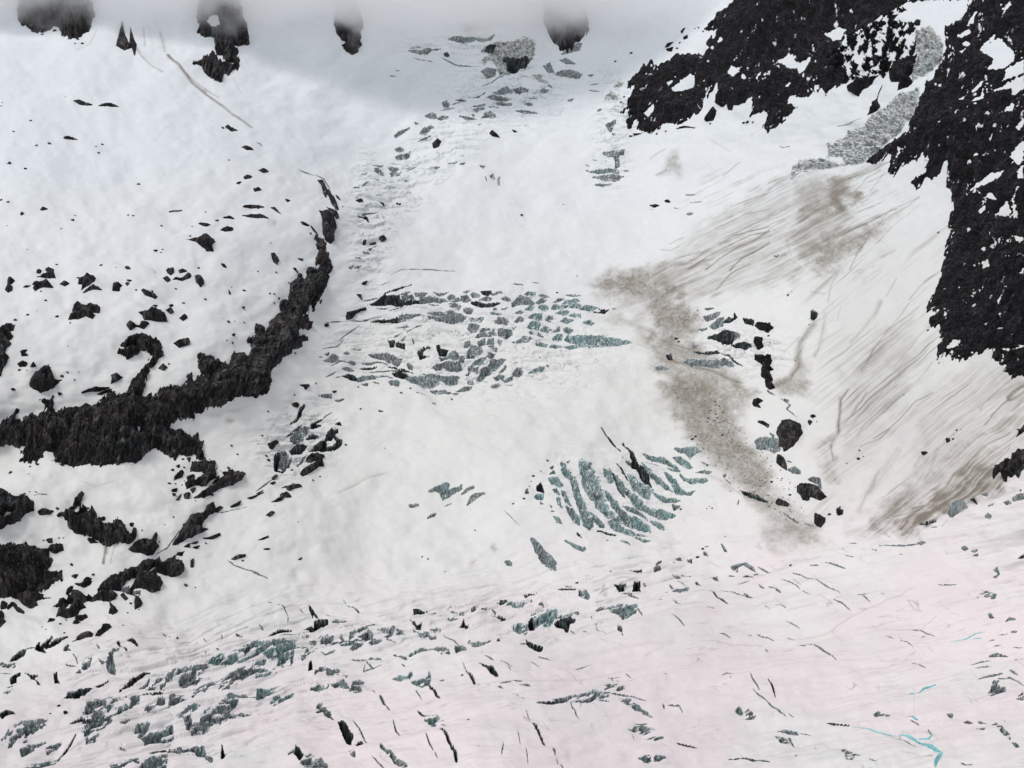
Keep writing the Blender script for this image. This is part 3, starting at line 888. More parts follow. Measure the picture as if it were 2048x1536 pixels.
C 880,70 950,60 1030,50 1090,55 1120,80 1120,130 1080,130 1050,120 980,90 # grey green rubble scoop beside the rounded black rock, lower left | the rubble scoop
R 1080,140 1120,140 1140,170 1120,210 1080,235 1075,180
R 960,120 990,115 1020,150 1000,160
R 585,550 650,500 720,480 745,480 740,500 690,505 640,530
R 765,500 790,465 850,410 893,408 890,435 840,470 800,495
S 7 1300,390 1370,430
S 10 1640,455 1665,500
S 10 1500,495 1530,525
S 9 1780,440 1780,485
S 14 1890,465 1935,488
K 75,680 100,650 160,610 220,595 180,635 130,660
S 9 200,600 290,590
K 285,600 310,555 325,555 320,590 370,560 430,520 410,560 370,590 345,600 375,628 340,615 290,608
K 370,600 410,570 470,545 550,515 470,575 440,590
S 12 415,515 430,545
K 515,610 545,575 560,585 545,615 570,625 515,625
C 0,680 60,710 120,685 120,715 60,722 0,715
S 9 0,765 90,775
K 80,820 110,790 165,775 160,800 130,810 130,840 90,850
C 30,915 60,880 100,865 100,890 60,920
K 200,780 240,800 250,820 290,840 320,865 300,860 270,820 300,810 295,800 245,790
K 430,790 455,780 460,830 475,858 440,855
S 9 580,650 615,690 625,740
S 12 520,730 560,735 610,750
C 655,770 670,725 700,705 735,705 725,760 680,785
K 610,790 640,770 650,795
C 860,770 850,735 880,700 870,660 920,625 950,630 910,670 900,700 910,740 920,780
K 790,720 810,740 845,745 820,758
K 930,530 950,530 970,570 1010,600 1015,635 990,610 960,590 950,560
K 1020,520 1060,500 1100,540 1120,590 1105,590 1080,545
C 1235,530 1290,545 1300,580 1280,555
S 12 775,560 800,590
K 960,915 1030,860 1080,800 1150,755 1210,750 1140,810 1060,870 # black spindle shaped crevasse, right one of a pair above the lower left ice band | the right black spindle
K 510,990 560,950 650,905 735,905 690,940 620,980 550,990 # black spindle shaped crevasse, left one of a pair above the lower left ice band | the left black spindle
K 535,955 545,935 585,925 555,950
K 740,888 790,875 870,855 830,885
K 1110,885 1150,870 1200,825 1180,860 1130,890
C 1170,905 1210,870 1290,820 1360,775 1450,735 1530,725 1510,760 1420,780 1330,825 1320,880 1290,890 1280,850 1230,880
C 1630,710 1700,660 1760,635 1880,635 1930,620 1960,595 2048,580 2140,600 2140,640 2048,650 1930,690 1800,710
W 1890,640 1930,645 1950,665 1900,665
K 2005,565 2048,545 2048,560
C 1420,825 1460,790 1520,775 1560,730 1660,730 1600,760 1560,790 1620,800 1560,840 1480,855
C 1540,950 1560,900 1600,860 1700,820 1800,800 1830,770 1900,740 2048,710 2048,790 1960,830 1880,880 1830,870 1780,830 1700,860 1640,920 1600,910
C 1740,920 1770,870 1800,890 1840,890 1830,915
C 650,1160 680,1080 700,1020 800,970 850,960 900,960 880,1000 950,990 1080,960 1120,970 1100,1030 1000,1060 950,1090 880,1130 890,1180 820,1230 750,1300 700,1310 680,1260 660,1240 700,1180 # big striated grey ice wall at the left end of the lower left ice band | the striated ice wall
W 900,1040 960,1010 1050,995 1030,1030 940,1060
W 810,1080 850,1065 870,1090
S 14 1100,965 1200,950 1300,935
C 1155,1070 1180,1020 1240,1030 1250,1080 1200,1100
C 1245,1030 1270,990 1320,980 1320,1010 1260,1050
C 1350,1040 1360,960 1400,940 1480,940 1440,970 1520,990 1450,1020 1390,1030
S 10 1220,1100 1290,1075 1360,1045
K 660,1150 700,1160 620,1180 560,1188
C 10,1310 90,1250 200,1200 300,1180 390,1180 320,1220 250,1260 190,1300 210,1245 130,1290 70,1345 80,1280
C 165,1360 200,1320 300,1300 370,1285 350,1310 280,1330 270,1370 220,1400 175,1420
C 370,1330 400,1310 490,1290 490,1320 430,1360 380,1385
S 14 480,1400 540,1360 580,1300 610,1250
C 130,1536 200,1490 300,1450 400,1415 480,1410 400,1450 300,1500 240,1536
C 1075,1230 1120,1190 1190,1175 1190,1200 1130,1250
C 1110,1270 1160,1240 1260,1220 1380,1185 1390,1240 1300,1280 1180,1320 1160,1290
C 1430,1130 1500,1080 1560,1050 1590,1070 1540,1100 1520,1140 1540,1180 1600,1160 1640,1100 1720,1080 1760,1020 1840,970 1910,970 1890,1040 1880,1120 1800,1160 1720,1160 1650,1190 1540,1220 1500,1210 1480,1160 # pale grey ice ribbon sagging like a hammock near the bottom left | the hammock ice ribbon
S 10 1850,970 2048,970
C 1890,1065 2010,1065 2000,1085 1890,1080
C 1350,1400 1390,1340 1450,1320 1520,1340 1560,1300 1630,1340 1660,1400 1700,1430 1695,1460 1650,1450 1620,1400 1560,1370 1500,1365 1420,1390 # arched grey ice wall ending in a small hook at the bottom left edge | the arched ice wall
S 14 1200,1420 1280,1405 1350,1405
K 1770,1450 1775,1320 1790,1390 1810,1430 1780,1455
C 880,1500 960,1480 1060,1460 1110,1470 1110,1500 1060,1490 980,1510 900,1536
C 1100,1540 1170,1480 1240,1440 1340,1430 1330,1500 1280,1540
S 10 880,1490 915,1455
K 0,1160 20,1130 60,1110 120,1135 70,1150 20,1180
C 940,1190 980,1170 1040,1150 1000,1190
S 8 960,1340 1020,1350
B 980,395,8 1425,435,8 485,400,10 1500,20,16 1045,185,10 465,1052,12 400,1127,10 1355,1110,10 1945,1128,10 520,1125,18 520,485,12 1015,265,6 1110,232,6 525,345,8 1580,35,6 1640,610,8 1735,605,8 345,430,6 375,460,6 1015,800,6
T 512 1152
K 100,505 180,460 290,458 240,478 150,500
K 380,440 430,415 465,410 470,375 580,372 580,395 500,415 440,435 # flat topped black slot above the grey ice arch, lower icefall edge | the flat topped slot
K 610,380 640,360 720,350 660,375
S 8 -30,-10 90,45
S 9 90,235 120,250
S 9 160,260 220,300 250,350
S 7 250,360 250,400
K 425,245 450,265 500,335 490,335 460,310 455,330 435,290
S 8 350,280 390,315
S 7 555,280 625,325
S 8 720,190 800,235 850,285
S 14 805,235 830,275
S 9 20,410 65,438
C -40,560 60,575 200,575 330,550 240,600 100,620 0,650 -40,660
C 60,650 110,620 200,610 290,575 320,590 300,650 280,720 230,720 200,760 150,795 120,790 160,720 200,650 120,670 # dark teal ice wall hanging in folds at the lower left ice band | the teal folded ice wall
C 0,700 80,680 60,730 130,770 150,790 60,790 0,760
C 0,800 60,785 130,795 60,825 0,825
C 340,590 430,570 560,545 480,600 430,650 370,690 360,640
C 430,540 520,500 600,480 680,480 720,510 760,460 810,430 860,400 920,440 930,490 1015,520 960,560 870,570 760,590 680,570 620,530 # wide fan shaped dark ribbed ice wall at the centre of the lower icefall edge | the fan shaped ribbed wall
C 650,405 700,390 770,378 740,410 660,412
C 830,410 900,380 1020,378 960,400 880,410
C 975,425 1050,415 1100,400 1190,430 1190,450 1120,440 1040,430
C 1020,465 1080,435 1110,455 1100,470
K 1035,490 1070,500 1105,522 1060,515
C 330,515 390,500 420,510 380,520
S 12 180,540 260,505 400,485
S 10 0,550 80,520
S 12 60,600 230,575 330,550
K 420,770 430,700 445,680 450,765
S 9 520,625 560,645 640,615
C 470,785 510,740 570,730 580,745 640,745 740,775 720,800 650,770 570,795 560,760
C 605,865 650,835 700,820 730,880 760,900 775,820 800,795 850,805 830,850 840,905 780,920 740,910 680,885 # M shaped grey ice wall low in the centre left foreground | the M shaped ice wall
C 430,920 440,870 500,850 590,860 560,895 500,925
C 10,910 80,890 200,875 150,920 60,970 0,985
C 120,990 160,960 230,950 320,915 280,950 230,970 190,1010 160,1015
C 230,1000 260,985 305,980
S 10 755,660 880,650 1000,640
S 12 880,660 940,715
S 8 870,680 855,735 1000,680
K 985,935 1000,935 1030,990 1010,985
S 9 1030,990 1065,1025
S 9 910,890 960,920
S 5 695,160 720,190
C 475,1060 490,1030 520,1015 590,1065 590,1100 540,1080
K 650,1140 690,1140 730,1190 770,1250 750,1320 710,1300 680,1220 # black upright slot with a pale lip, bottom left foreground | the upright slot
K 790,1330 810,1290 840,1285 860,1330 840,1360
S 12 770,1130 820,1190 850,1250 885,1320
S 14 590,1090 620,1125
K 300,1430 320,1380 350,1390 380,1440 350,1480 # darkest cave mouth at the bottom edge, left of the teal ice shelf | the bottom cave mouth
C 360,1500 390,1440 440,1420 450,1480 520,1460 570,1510 570,1560 400,1560
C 260,1440 290,1405 310,1400 300,1430
C 740,1390 790,1400 790,1440 760,1430
S 12 930,1440 980,1490 1040,1540
C 1000,1350 1030,1400 1080,1410 1130,1460 1200,1510 1210,1540 1170,1536 1110,1480 1060,1420 1010,1390
S 12 1090,1120 1110,1200 1155,1260
K 1230,335 1260,345 1290,375 1330,345 1310,385 1270,385
C 1260,400 1330,410 1400,435 1440,475 1400,485 1340,455 1300,430
C 1380,395 1420,380 1470,400 1400,408
K 1605,385 1640,355 1660,330 1670,350 1700,360 1695,390
K 1260,245 1330,245 1395,240 1320,262 1262,268
K 1350,275 1440,272 1400,285
K 1490,218 1565,208 1530,218
C 1535,300 1580,285 1645,300 1590,315
C 1560,250 1620,245 1665,268 1600,262
K 1725,245 1755,235 1765,265 1740,280
K 1800,250 1845,250 1840,275 1805,270
S 14 1885,260 1915,280
K 1895,205 1960,190 2010,195 1960,215
S 14 1870,305 1960,312 2048,322
C 2000,200 2048,200 2048,240 2020,225
C 1230,625 1280,580 1350,560 1440,555 1440,540 1480,545 1540,580 1540,610 1480,610 1440,590 1370,590 1280,615 # long low grey ice lip shaped like a leaping fish, centre foreground | the leaping fish ice lip
C 1590,570 1600,520 1640,520 1680,570 1690,585 1600,600
S 12 1690,500 1710,470
C 1690,515 1760,520 1850,530 1880,500 1870,530 1820,548 1740,545
K 1930,525 1930,490 1945,465 1950,525
S 10 1500,455 1580,480 1640,520
K 1090,620 1140,625 1200,635 1210,660 1160,640
S 10 1160,680 1190,710
C 1090,795 1140,780 1210,785 1210,810 1150,830
C 1210,790 1240,750 1250,790 1320,800 1370,780 1385,745 1400,800 1380,850 1320,870 1260,850 1230,820 # teal ice bowl with a dark tail trailing to the lower right, centre foreground | the teal ice bowl
K 1375,840 1400,870 1430,905 1470,960 1440,940 1395,890
S 10 1460,815 1510,800
S 8 1400,810 1380,840
S 7 1270,885 1320,960
C 1340,1080 1400,1080 1440,1080 1480,1150 1500,1160 1430,1150 1440,1185 1400,1180 1340,1120
S 14 1290,1060 1340,1090
S 9 1480,1185 1530,1210
K 1780,670 1820,690 1850,720 1890,720 1940,795 1920,800 1870,760 1820,720
K 1680,740 1720,770 1740,800 1755,850 1740,840 1720,800
S 8 1770,845 1785,860
S 5 1650,660 1680,740
S 7 1825,620 1900,650
S 8 1960,665 2030,700 2048,710
S 8 1955,860 2048,835
S 7 1930,875 1975,885
K 1480,1255 1520,1275 1550,1320 1570,1370 1610,1430 1618,1520 1600,1500 1590,1430 1550,1380 1530,1320
S 12 1370,1290 1390,1350 1430,1430
S 8 1440,1440 1460,1480
S 6 2010,700 2040,740
S 7 1980,1330 1970,1460
D 5 .3 1000,1290 1200,1230 1500,1250
D 8 .15 1500,940 1800,870 2048,840
B 1700,1165,9 860,1010,0 455,1440,7 1645,770,9
T 1024 1152
K 95,155 120,145 200,145 140,160 110,170
C -40,230 0,210 90,225 120,185 170,215 140,235 60,245 0,245
C 215,215 240,208 250,225
K 360,130 420,110 510,100 500,118 430,120
K 430,78 475,72 450,85
C 530,140 545,110 580,95 620,150 615,172 570,155
S 6 720,85 780,80
S 7 720,115 750,85
K 820,95 900,88 895,140 860,140 # dark wedge shaped slot, left one of two side by side under the debris tongue | the wedge slot
K 965,125 980,80 1000,60 1025,70 1020,105 1030,125 1000,140 # dark tooth shaped slot, right one of two side by side under the debris tongue | the tooth slot
S 9 865,160 940,155 1015,170
S 8 910,90 912,115
S 9 1045,78 1075,80
K 1260,65 1300,100 1280,100
C 1285,120 1320,105 1410,105 1400,135 1290,140
S 6 1140,135 1260,138
S 9 1160,208 1205,215
S 9 1285,210 1355,248
C 670,260 700,240 740,235 730,275 695,290
C 750,265 800,225 840,240 850,210 930,215 1000,250 990,280 940,310 890,318 830,290 # sagging ribbed ice scoop, right one of two teal scoops in the right foreground | the sagging ice scoop
S 10 1005,260 1050,310
C 160,390 160,290 200,275 260,290 330,290 400,300 480,280 500,300 410,320 340,330 320,370 250,400 180,415 # blocky teal ice wall with a black left corner, left of two foreground scoops | the blocky teal wall
K 130,380 160,340 180,400 160,420 135,400
K 340,370 400,340 460,330 510,335 500,350 460,355 450,400 440,430 410,400 350,390
C 500,280 530,270 550,290 520,310
C 0,400 60,380 120,390 130,430 110,470 70,430
K 115,500 140,520 180,535 245,545 235,575 180,560 120,540
S 9 65,535 115,530
S 12 560,405 600,440
S 12 470,405 505,440
K 850,400 880,440 880,475 845,455
S 7 880,480 888,500
S 6 670,350 680,420 760,480
S 6 700,430 745,440
S 9 635,310 640,325
S 14 1590,120 1650,180 1725,218
S 6 1670,105 1780,130 1930,160
K 1855,130 1880,135 1915,160 1880,155
S 7 1555,250 1615,285
S 8 1285,350 1330,400 1380,445
S 9 1660,480 1710,485 1750,505
S 6 1800,68 1910,30
K 1285,5 1350,2 1320,12
S 6 1320,30 1400,75
K 1465,40 1480,35 1520,80 1490,70
K 1975,65 2015,90 1990,85
S 6 1885,475 1920,478
S 6 1950,465 2048,480
S 10 2020,560 2048,580
K 1610,0 1640,-5 1650,15
S 6 150,650 180,660 220,690
S 8 210,610 310,645
S 7 510,705 570,690 635,665
S 6 750,775 870,775
S 6 800,770 810,800
S 5 830,800 870,808
S 5 910,760 960,790
S 8 1210,800 1240,815
C 750,865 780,850 840,850 850,875 900,900 900,925 840,930 740,915 770,895
C 325,985 420,950 560,930 650,905 740,940 780,960 700,975 600,995 450,990 380,995 # long low scabby ice patch like a crocodile, right foreground | the crocodile ice patch
S 14 200,1028 300,1010 400,1000
S 10 470,1000 510,1060 535,1110
S 9 740,940 860,955 1000,975 1080,995
C 860,985 950,990 1000,1030 1060,1070 1120,1120 1040,1080 960,1035
S 8 690,985 780,998
S 9 0,900 60,955
S 9 80,965 100,1015
S 6 110,1080 150,1150
K 160,1155 200,1190 230,1260 270,1320 250,1310 210,1250
K 318,1345 335,1360 350,1420 330,1390
S 7 360,1430 430,1536
S 5 45,1240 70,1350
S 6 110,1350 130,1500
S 9 0,832 80,828
S 12 65,852 155,845
C 890,1210 960,1215 990,1190 1060,1180 1100,1200 1170,1215 1100,1220 1110,1245 1060,1260 990,1230
S 6 950,1235 985,1305
S 7 960,1170 1090,1175
C 1085,1300 1140,1290 1210,1310 1150,1325
S 14 1320,1340 1400,1355 1480,1365
C 1015,1450 1100,1440 1230,1455 1170,1480 1110,1500 1060,1480
S 14 1735,1468 1850,1480 1960,1510 2060,1545
S 12 1205,1020 1220,1050
S 8 1250,1030 1340,1040 1365,1090
C 1790,1100 1820,1070 1860,1130 1830,1125
C 1860,1110 1890,1090 1950,1140 1930,1160 1870,1155
S 12 1910,840 1940,890 1980,965
S 7 1930,960 1980,1010 2048,1050
S 10 1680,815 1720,800 1780,815
S 5 1740,835 1755,870
D 6 .25 1500,550 1800,545 2000,540
D 20 .12 500,600 900,570 1300,560
D 8 .15 0,830 500,770 1000,740
B 1315,1075,0 515,42,10
T 1536 1152
S 9 0,80 60,105 100,140
K 65,120 90,120 105,145
S 7 110,30 190,60 260,112
S 4 270,120 350,170
S 8 250,-10 310,20 360,25
S 8 360,25 440,75 590,160
C 1680,180 1720,120 1760,135 1835,155 1820,190 1760,180 1720,160 # speckled grey ice outcrop like a paw print near the right edge | the paw print ice
S 8 720,172 835,162
S 10 765,175 800,210 830,242
S 5 915,165 950,182
S 12 1360,65 1440,62 1500,58
C 1815,15 1850,5 1860,-10 1830,20
S 6 50,248 110,260 155,282
S 6 -20,255 20,290
S 8 535,215 600,245 670,298
S 7 140,345 200,380 250,412
S 5 150,470 215,495
S 5 -20,470 50,498
C 245,540 270,525 300,545 260,545
S 12 310,530 370,540 420,570 490,610 545,670
S 7 1140,418 1210,415 1280,455 1340,480
S 5 1220,478 1260,478
S 5 1040,510 1110,518 1175,570
S 5 940,480 1010,500
C 1765,315 1780,310 1810,345 1785,345
C 1910,380 1940,355 1990,365 1930,370
C 1770,640 1830,622 1870,625 1920,660 1850,640
S 8 1620,710 1690,690 1780,678
S 10 1660,740 1720,730 1800,726
S 10 1680,820 1760,795 1880,780
S 9 1840,808 1940,805 2040,838
S 8 1930,765 2000,782
S 12 1950,470 2010,475
S 5 1760,530 1830,522
S 5 1800,568 1880,562
S 5 1850,490 1920,482
S 5 1960,585 2048,580
S 5 1970,685 2048,680
S 5 1140,672 1215,690
S 7 1190,705 1260,738
C 1745,930 1780,880 1800,820 1860,820 1895,870 1895,930 1840,950 1790,965 1760,950 # dirty round ice boulder patch below the curved slits near the right edge | the round ice patch
C 1995,1010 2048,960 2048,1020
S 14 5,870 40,940 60,1010
S 12 0,1050 80,1095 150,1140
S 6 165,1115 220,1155
C 845,1100 880,1085 920,1100 980,1125 910,1130 865,1120
C 60,1280 100,1290 160,1310 170,1350 110,1350 80,1320
K 165,1290 180,1300 215,1380 190,1350
C 80,1240 130,1235 230,1250 240,1270 160,1265
S 5 250,1255 350,1285
K 470,1180 540,1185 650,1200 640,1210 560,1200
C 580,1400 620,1385 660,1440 740,1490 700,1490 680,1536 630,1536 620,1440
S 8 1050,1310 1120,1340 1200,1390
S 8 1140,1165 1210,1200
S 9 1255,1470 1330,1498
S 7 1280,1225 1300,1270
C 1570,1175 1600,1165 1640,1190 1600,1188
C 1440,1135 1480,1130 1470,1150
C 1700,1265 1745,1280 1740,1305 1710,1290
C 1800,1220 1830,1205 1850,1220 1820,1235
C 1835,1255 1870,1245 1900,1290 1950,1320 1945,1345 1900,1325 1850,1285
C 1960,1370 1985,1370 2015,1410 1990,1405
C 1685,1185 1750,1205 1700,1200
S 14 1670,1255 1690,1268
S 10 215,1465 240,1460
S 9 815,1510 870,1530
S 9 1540,1536 1640,1532
P 10 690,1212 830,1240 950,1265 1060,1275
P 20 1040,1270 1130,1290 1180,1320 1230,1350
P 28 1210,1340 1270,1390 1340,1430 1400,1470
P 32 1405,1470 1380,1520 1350,1570
P 12 1305,1250 1310,1290 1290,1310 1210,1312
P 14 1110,1130 1150,1140 1200,1170
P 12 1180,912 1250,875 1340,855
P 18 1130,910 1180,915
P 8 1460,532 1600,515 1660,475 1760,455
P 5 1640,515 1720,505
D 5 .3 930,430 1100,420 1230,400 1340,300
D 5 .3 290,465 480,455 560,400 700,340 860,280 1060,180 1160,90
D 5 .25 850,860 1000,860
D 5 .2 1480,780 1580,740
D 6 .2 1170,930 1170,1100
D 5 .2 900,660 1230,640
D 5 .2 330,1400 450,1390 600,1390
D 5 .25 160,290 400,250
T 0 0
F .6 5160,2700 5600,2740 5760,2940 6040,3160 5960,3340 5640,3300 5400,3180 5240,2900
F .3 5560,1800 5960,1560 6500,1380 6900,1500 6800,1800 6500,2100 6100,2280 5680,2400 5300,2380 5200,2200
F .3 4700,2240 5240,2140 5400,2320 5500,2640 5160,2560
F .5 6350,1480 6720,1380 6820,1560 6600,1750 6380,1700
F .6 6480,2060 6700,1960 7100,1760 7180,1720 6900,1980 6700,2120 6560,2170
F .55 6600,1500 6760,1480 6800,1560 6700,1580 6740,1700 6620,1620
F .8 7160,4220 7400,4020 7700,3820 7960,3700 8060,3760 8000,3900 7700,4020 7440,4150 7200,4260
F .35 6960,4120 7200,3900 7500,3700 7900,3440 8192,3260 8192,3500 7900,3800 7400,4100 7000,4260
F .2 6700,3300 7000,2700 7300,2500 7300,2900 6900,3700 6700,3900
F .2 7400,3100 7800,2900 8192,3000 8192,3300 7600,3700 7300,3800
F .5 6000,3800 6240,3960 6400,4100 6560,4220 6500,4320 6240,4280 6120,4120 5960,3980"""
# ---------------- noise ----------------
_lat = {}
def vn(x, y, seed=0):
    if seed not in _lat: _lat[seed] = np.random.RandomState(seed + 11).rand(256, 256).astype(np.float32)
    L = _lat[seed]
    xi = np.floor(x); yi = np.floor(y); fx = (x - xi).astype(np.float32); fy = (y - yi).astype(np.float32)
    xi = xi.astype(np.int64) & 255; yi = yi.astype(np.int64) & 255; x1 = (xi + 1) & 255; y1 = (yi + 1) & 255
    fx = fx * fx * (3 - 2 * fx); fy = fy * fy * (3 - 2 * fy)
    return (L[yi, xi] * (1 - fx) + L[yi, x1] * fx) * (1 - fy) + (L[y1, xi] * (1 - fx) + L[y1, x1] * fx) * fy
def fbm(x, y, seed=0, o=4, g=.5):
    s = 0; a = 1; t = 0
    for k in range(o):
        s = s + a * vn(x * 2 ** k + 17.3 * k, y * 2 ** k + 9.1 * k, seed + k); t += a; a *= g
    return s / t
def sstep(a, b, x):
    t = np.clip((x - a) / (b - a), 0, 1); return t * t * (3 - 2 * t)

# ---------------- the base slope: distance control points (u, v, Y) ----------------
CP = [(0,1536,880),(1024,1536,850),(2048,1536,820),(0,1400,1000),(1024,1400,985),(2048,1400,940),
(0,1300,1095),(1024,1300,1100),(2048,1300,1010),(0,1180,1190),(600,1220,1230),(1024,1200,1260),(1500,1200,1210),(2048,1180,1060),
(0,1000,1250),(300,1000,1290),(600,1050,1350),(1024,1050,1372),(1400,1050,1370),(1700,1050,1270),(2048,1000,1110),
(0,900,1320),(300,900,1370),(600,900,1470),(1024,900,1489),(1400,900,1489),(1700,900,1370),(2048,880,1170),
(0,780,1350),(400,780,1440),(640,800,1570),(1024,800,1601),(1400,800,1595),(1700,780,1450),(2048,740,1290),
(0,600,1500),(300,600,1530),(540,650,1600),(680,700,1690),(1024,700,1703),(1400,700,1680),(1700,640,1550),(1880,700,1340),(2048,600,1380),
(640,520,1780),(1024,600,1815),(1400,600,1780),(0,400,1730),(400,400,1790),(640,380,1960),(1024,500,1962),(1400,500,1880),(1700,450,1720),(1900,450,1560),(2048,400,1500),
(1024,400,2117),(1400,400,2040),(0,200,2080),(400,200,2150),(700,250,2280),(1024,300,2281),(1300,300,2230),(1600,280,1960),(1820,250,1720),(2048,200,1640),
(0,0,2450),(400,0,2480),(700,100,2470),(1024,200,2416),(1250,200,2330),(1500,150,2130),(1760,100,1900),(2048,0,1790),
(1024,100,2537),(1024,0,2638),(1300,0,2500),(1600,0,2180),(1024,-150,2757),(0,-150,2650),(2048,-150,1930),(1600,-150,2330),
(-500,1536,900),(-500,1000,1200),(-500,600,1430),(-500,200,2000),(-500,-150,2500),(2548,1536,800),(2548,1000,980),(2548,600,1180),(2548,200,1430),(2548,-150,1700),
(-500,2100,620),(1024,2100,600),(2548,2100,580),(1024,-500,2950),(-500,-500,2900),(2548,-500,2100),(-500,2800,430),(1024,2800,420),(2548,2800,410)]
cp = np.array(CP, float)
def tpsk(r2):
    return r2 * np.log(np.maximum(r2, 1e-9))
A = cp[:, :2] / 1000.; vY = np.log(cp[:, 2])
n = len(A)
K = tpsk(((A[:, None] - A[None]) ** 2).sum(-1)) + np.eye(n) * 0.002
Pm = np.c_[np.ones(n), A]
W_ = np.linalg.solve(np.block([[K, Pm], [Pm.T, np.zeros((3, 3))]]), np.r_[vY, 0, 0, 0])
def dist_at(u, v):
    x = u / 1000.; y = v / 1000.
    s = W_[n] + W_[n + 1] * x + W_[n + 2] * y
    for k in range(n):
        s = s + W_[k] * tpsk((x - A[k, 0]) ** 2 + (y - A[k, 1]) ** 2)
    return np.exp(s)
TH = math.tan(HFOV / 2); cpi, spi = math.cos(PITCH), math.sin(PITCH)
def ray(u, v):
    a = (u - 1024) / 1024. * TH; b = -(v - 768) / 1024. * TH
    return a, cpi - b * spi, spi + b * cpi
def axis(lo, a, b, hi, step):
    inner = np.arange(a, b + step, step)
    def grow(d):
        o = []; s = step; p = 0
        while p < d: s *= 1.12; s = min(s, 40); p += s; o.append(p)
        return np.array(o)
    return np.concatenate([(a - grow(a - lo))[::-1], inner, inner[-1] + grow(hi - b)])
STEP = 1.1
us = axis(-520, -50, 2100, 2560, STEP); vs = axis(-420, -10, 1550, 2700, STEP)
# coarse evaluation + bicubic-ish resample
uc = np.arange(-620, 2700, 20.); vc = np.arange(-560, 2860, 20.)
Yc = dist_at(*np.meshgrid(uc, vc))
def samp(C, u, v):
    x = (u - uc[0]) / 20.; y = (v - vc[0]) / 20.
    def wts(t):
        i = np.floor(t).astype(int); f = t - i
        return i, [((-f + 2) * f - 1) * f / 2, ((3 * f - 5) * f * f + 2) / 2, ((-3 * f + 4) * f + 1) * f / 2, (f - 1) * f * f / 2]
    ix, wx = wts(x); iy, wy = wts(y)
    rows = sum(C[:, ix - 1 + k] * wx[k][None] for k in range(4))
    return sum(rows[iy - 1 + k] * wy[k][:, None] for k in range(4))
Yg = samp(Yc, us, vs)
U, V = np.meshgrid(us, vs); NV, NU = U.shape
rx, ry, rz = ray(U, V)
P = np.stack([rx / ry * Yg, Yg, rz / ry * Yg], -1)
def normals(P):
    du = np.gradient(P, axis=1); dv = np.gradient(P, axis=0)
    N = np.cross(du, -dv); N /= np.linalg.norm(N, axis=-1, keepdims=True) + 1e-12
    return N
N = normals(P)
MPP = (Yg * TH / 1024.).astype(np.float32)      # metres per survey unit
ybn = 1325 - .12 * U - .000028 * U * U         # edge of the flat lower glacier
low = sstep(-60, 60, V - ybn)
# relief: rolling snow, longer and flatter swells on the lower glacier
fan = sstep(1500, 1700, U) * sstep(430, 560, V) * (1 - low)
fan2 = sstep(1330, 1480, U) * sstep(280, 380, V) * (1 - low)
rel = (fbm(U / 190, V / 150, 1, 4) - .5) * 34 * (1 - .6 * low) * (1 - .45 * fan2)
rel += (fbm(U / 46, V / 30, 9, 3) - .5) * 6.5 * (1 - .35 * low) * (1 - .75 * fan2)
diag = U * .18 + V
rel += (fbm(U / 260, diag / 34, 21, 4) - .5) * 14 * low
fan = sstep(1500, 1700, U) * sstep(430, 560, V) * (1 - low)
sU = U * .63 + V * .78; tU = U * .78 - V * .63  # across / along the right snow fan
rel += (fbm(sU / 22 + fbm(U / 150, V / 150, 5, 2) * 3, tU / 260, 31, 3) - .5) * 3.2 * fan
mar = np.exp(-((V - ybn) / 55) ** 2) * sstep(200, 500, U)
rel += (fbm((U * .5 - V * .2) / 14, V / 90, 61, 3) - .5) * 1.4 * (1 - low)
rel += (fbm(U / 60, diag / 22, 41, 3) - .5) * 9 * mar
def ell(cx, cy, a, b, rot=0):
    c, s_ = math.cos(rot), math.sin(rot); x = U - cx; y = V - cy
    return np.clip(1.6 - 1.6 * np.sqrt(((x * c + y * s_) / a) ** 2 + ((y * c - x * s_) / b) ** 2), 0, 1)
brk = np.max([ell(960, 690, 360, 130), ell(880, 300, 330, 75, -.75), ell(1020, 180, 170, 110), ell(1230, 250, 60, 160), ell(740, 440, 60, 190),
              ell(600, 880, 110, 95, -.7), ell(1240, 980, 230, 130) * .5, ell(1480, 700, 140, 80), ell(900, 95, 130, 30)], 0)
mband = np.exp(-((V - ybn - 40) / 75) ** 2) * sstep(60, 260, U) * (1 - sstep(1250, 1500, U))
mband = np.maximum(mband, ell(420, 1400, 460, 170, -.2) * .8)
br2 = np.maximum(brk, mband)
sA = fbm((U + V * .4) / 34, (V - U * .05) / 8.5, 51, 4, .55); sB = fbm(U / 95, (V + U * .24 + 18 * fbm(U / 120, V / 60, 53, 2)) / 8, 54, 4, .5)
stepn = np.where(mband > brk, sB, sA)
rel += br2 * (sstep(.44, .5, stepn) - .5) * 2.6 + br2 * (sstep(.58, .63, stepn) - .3) * 2.0 + brk * (fbm(U / 14, V / 9, 57, 3) - .5) * 3
gate = fbm(U / 30, V / 16, 59, 3)
icy = br2 * np.clip(gate * 3.4 - 1.45, 0, 1) * np.where(mband > brk, .75 * np.exp(-((stepn - .47) / .022) ** 2), np.maximum(np.exp(-((stepn - .47) / .016) ** 2), np.exp(-((stepn - .60) / .014) ** 2)))
acn = -U * .5 + V * .86; aln = U * .86 + V * .5
ln_ = fbm(acn / 24 + 1.5 * fbm(U / 90, V / 60, 65, 2), aln / 150, 67, 3, .5)
icy = np.maximum(icy, low * sstep(500, 900, U) * .6 * np.exp(-((ln_ - .5) / .009) ** 2) * np.clip(fbm(U / 38, V / 22, 69, 3) * 4.5 - 2.35, 0, 1))
lo2 = fbm((U + 40 * fbm(U / 80, V / 50, 71, 2)) / 190, (V + U * .2) / 11, 73, 4, .55)
icy = np.maximum(icy, low * .4 * np.exp(-((lo2 - .5) / .012) ** 2) * np.clip(fbm(U / 60, V / 20, 77, 3) * 4.5 - 2.2, 0, 1))
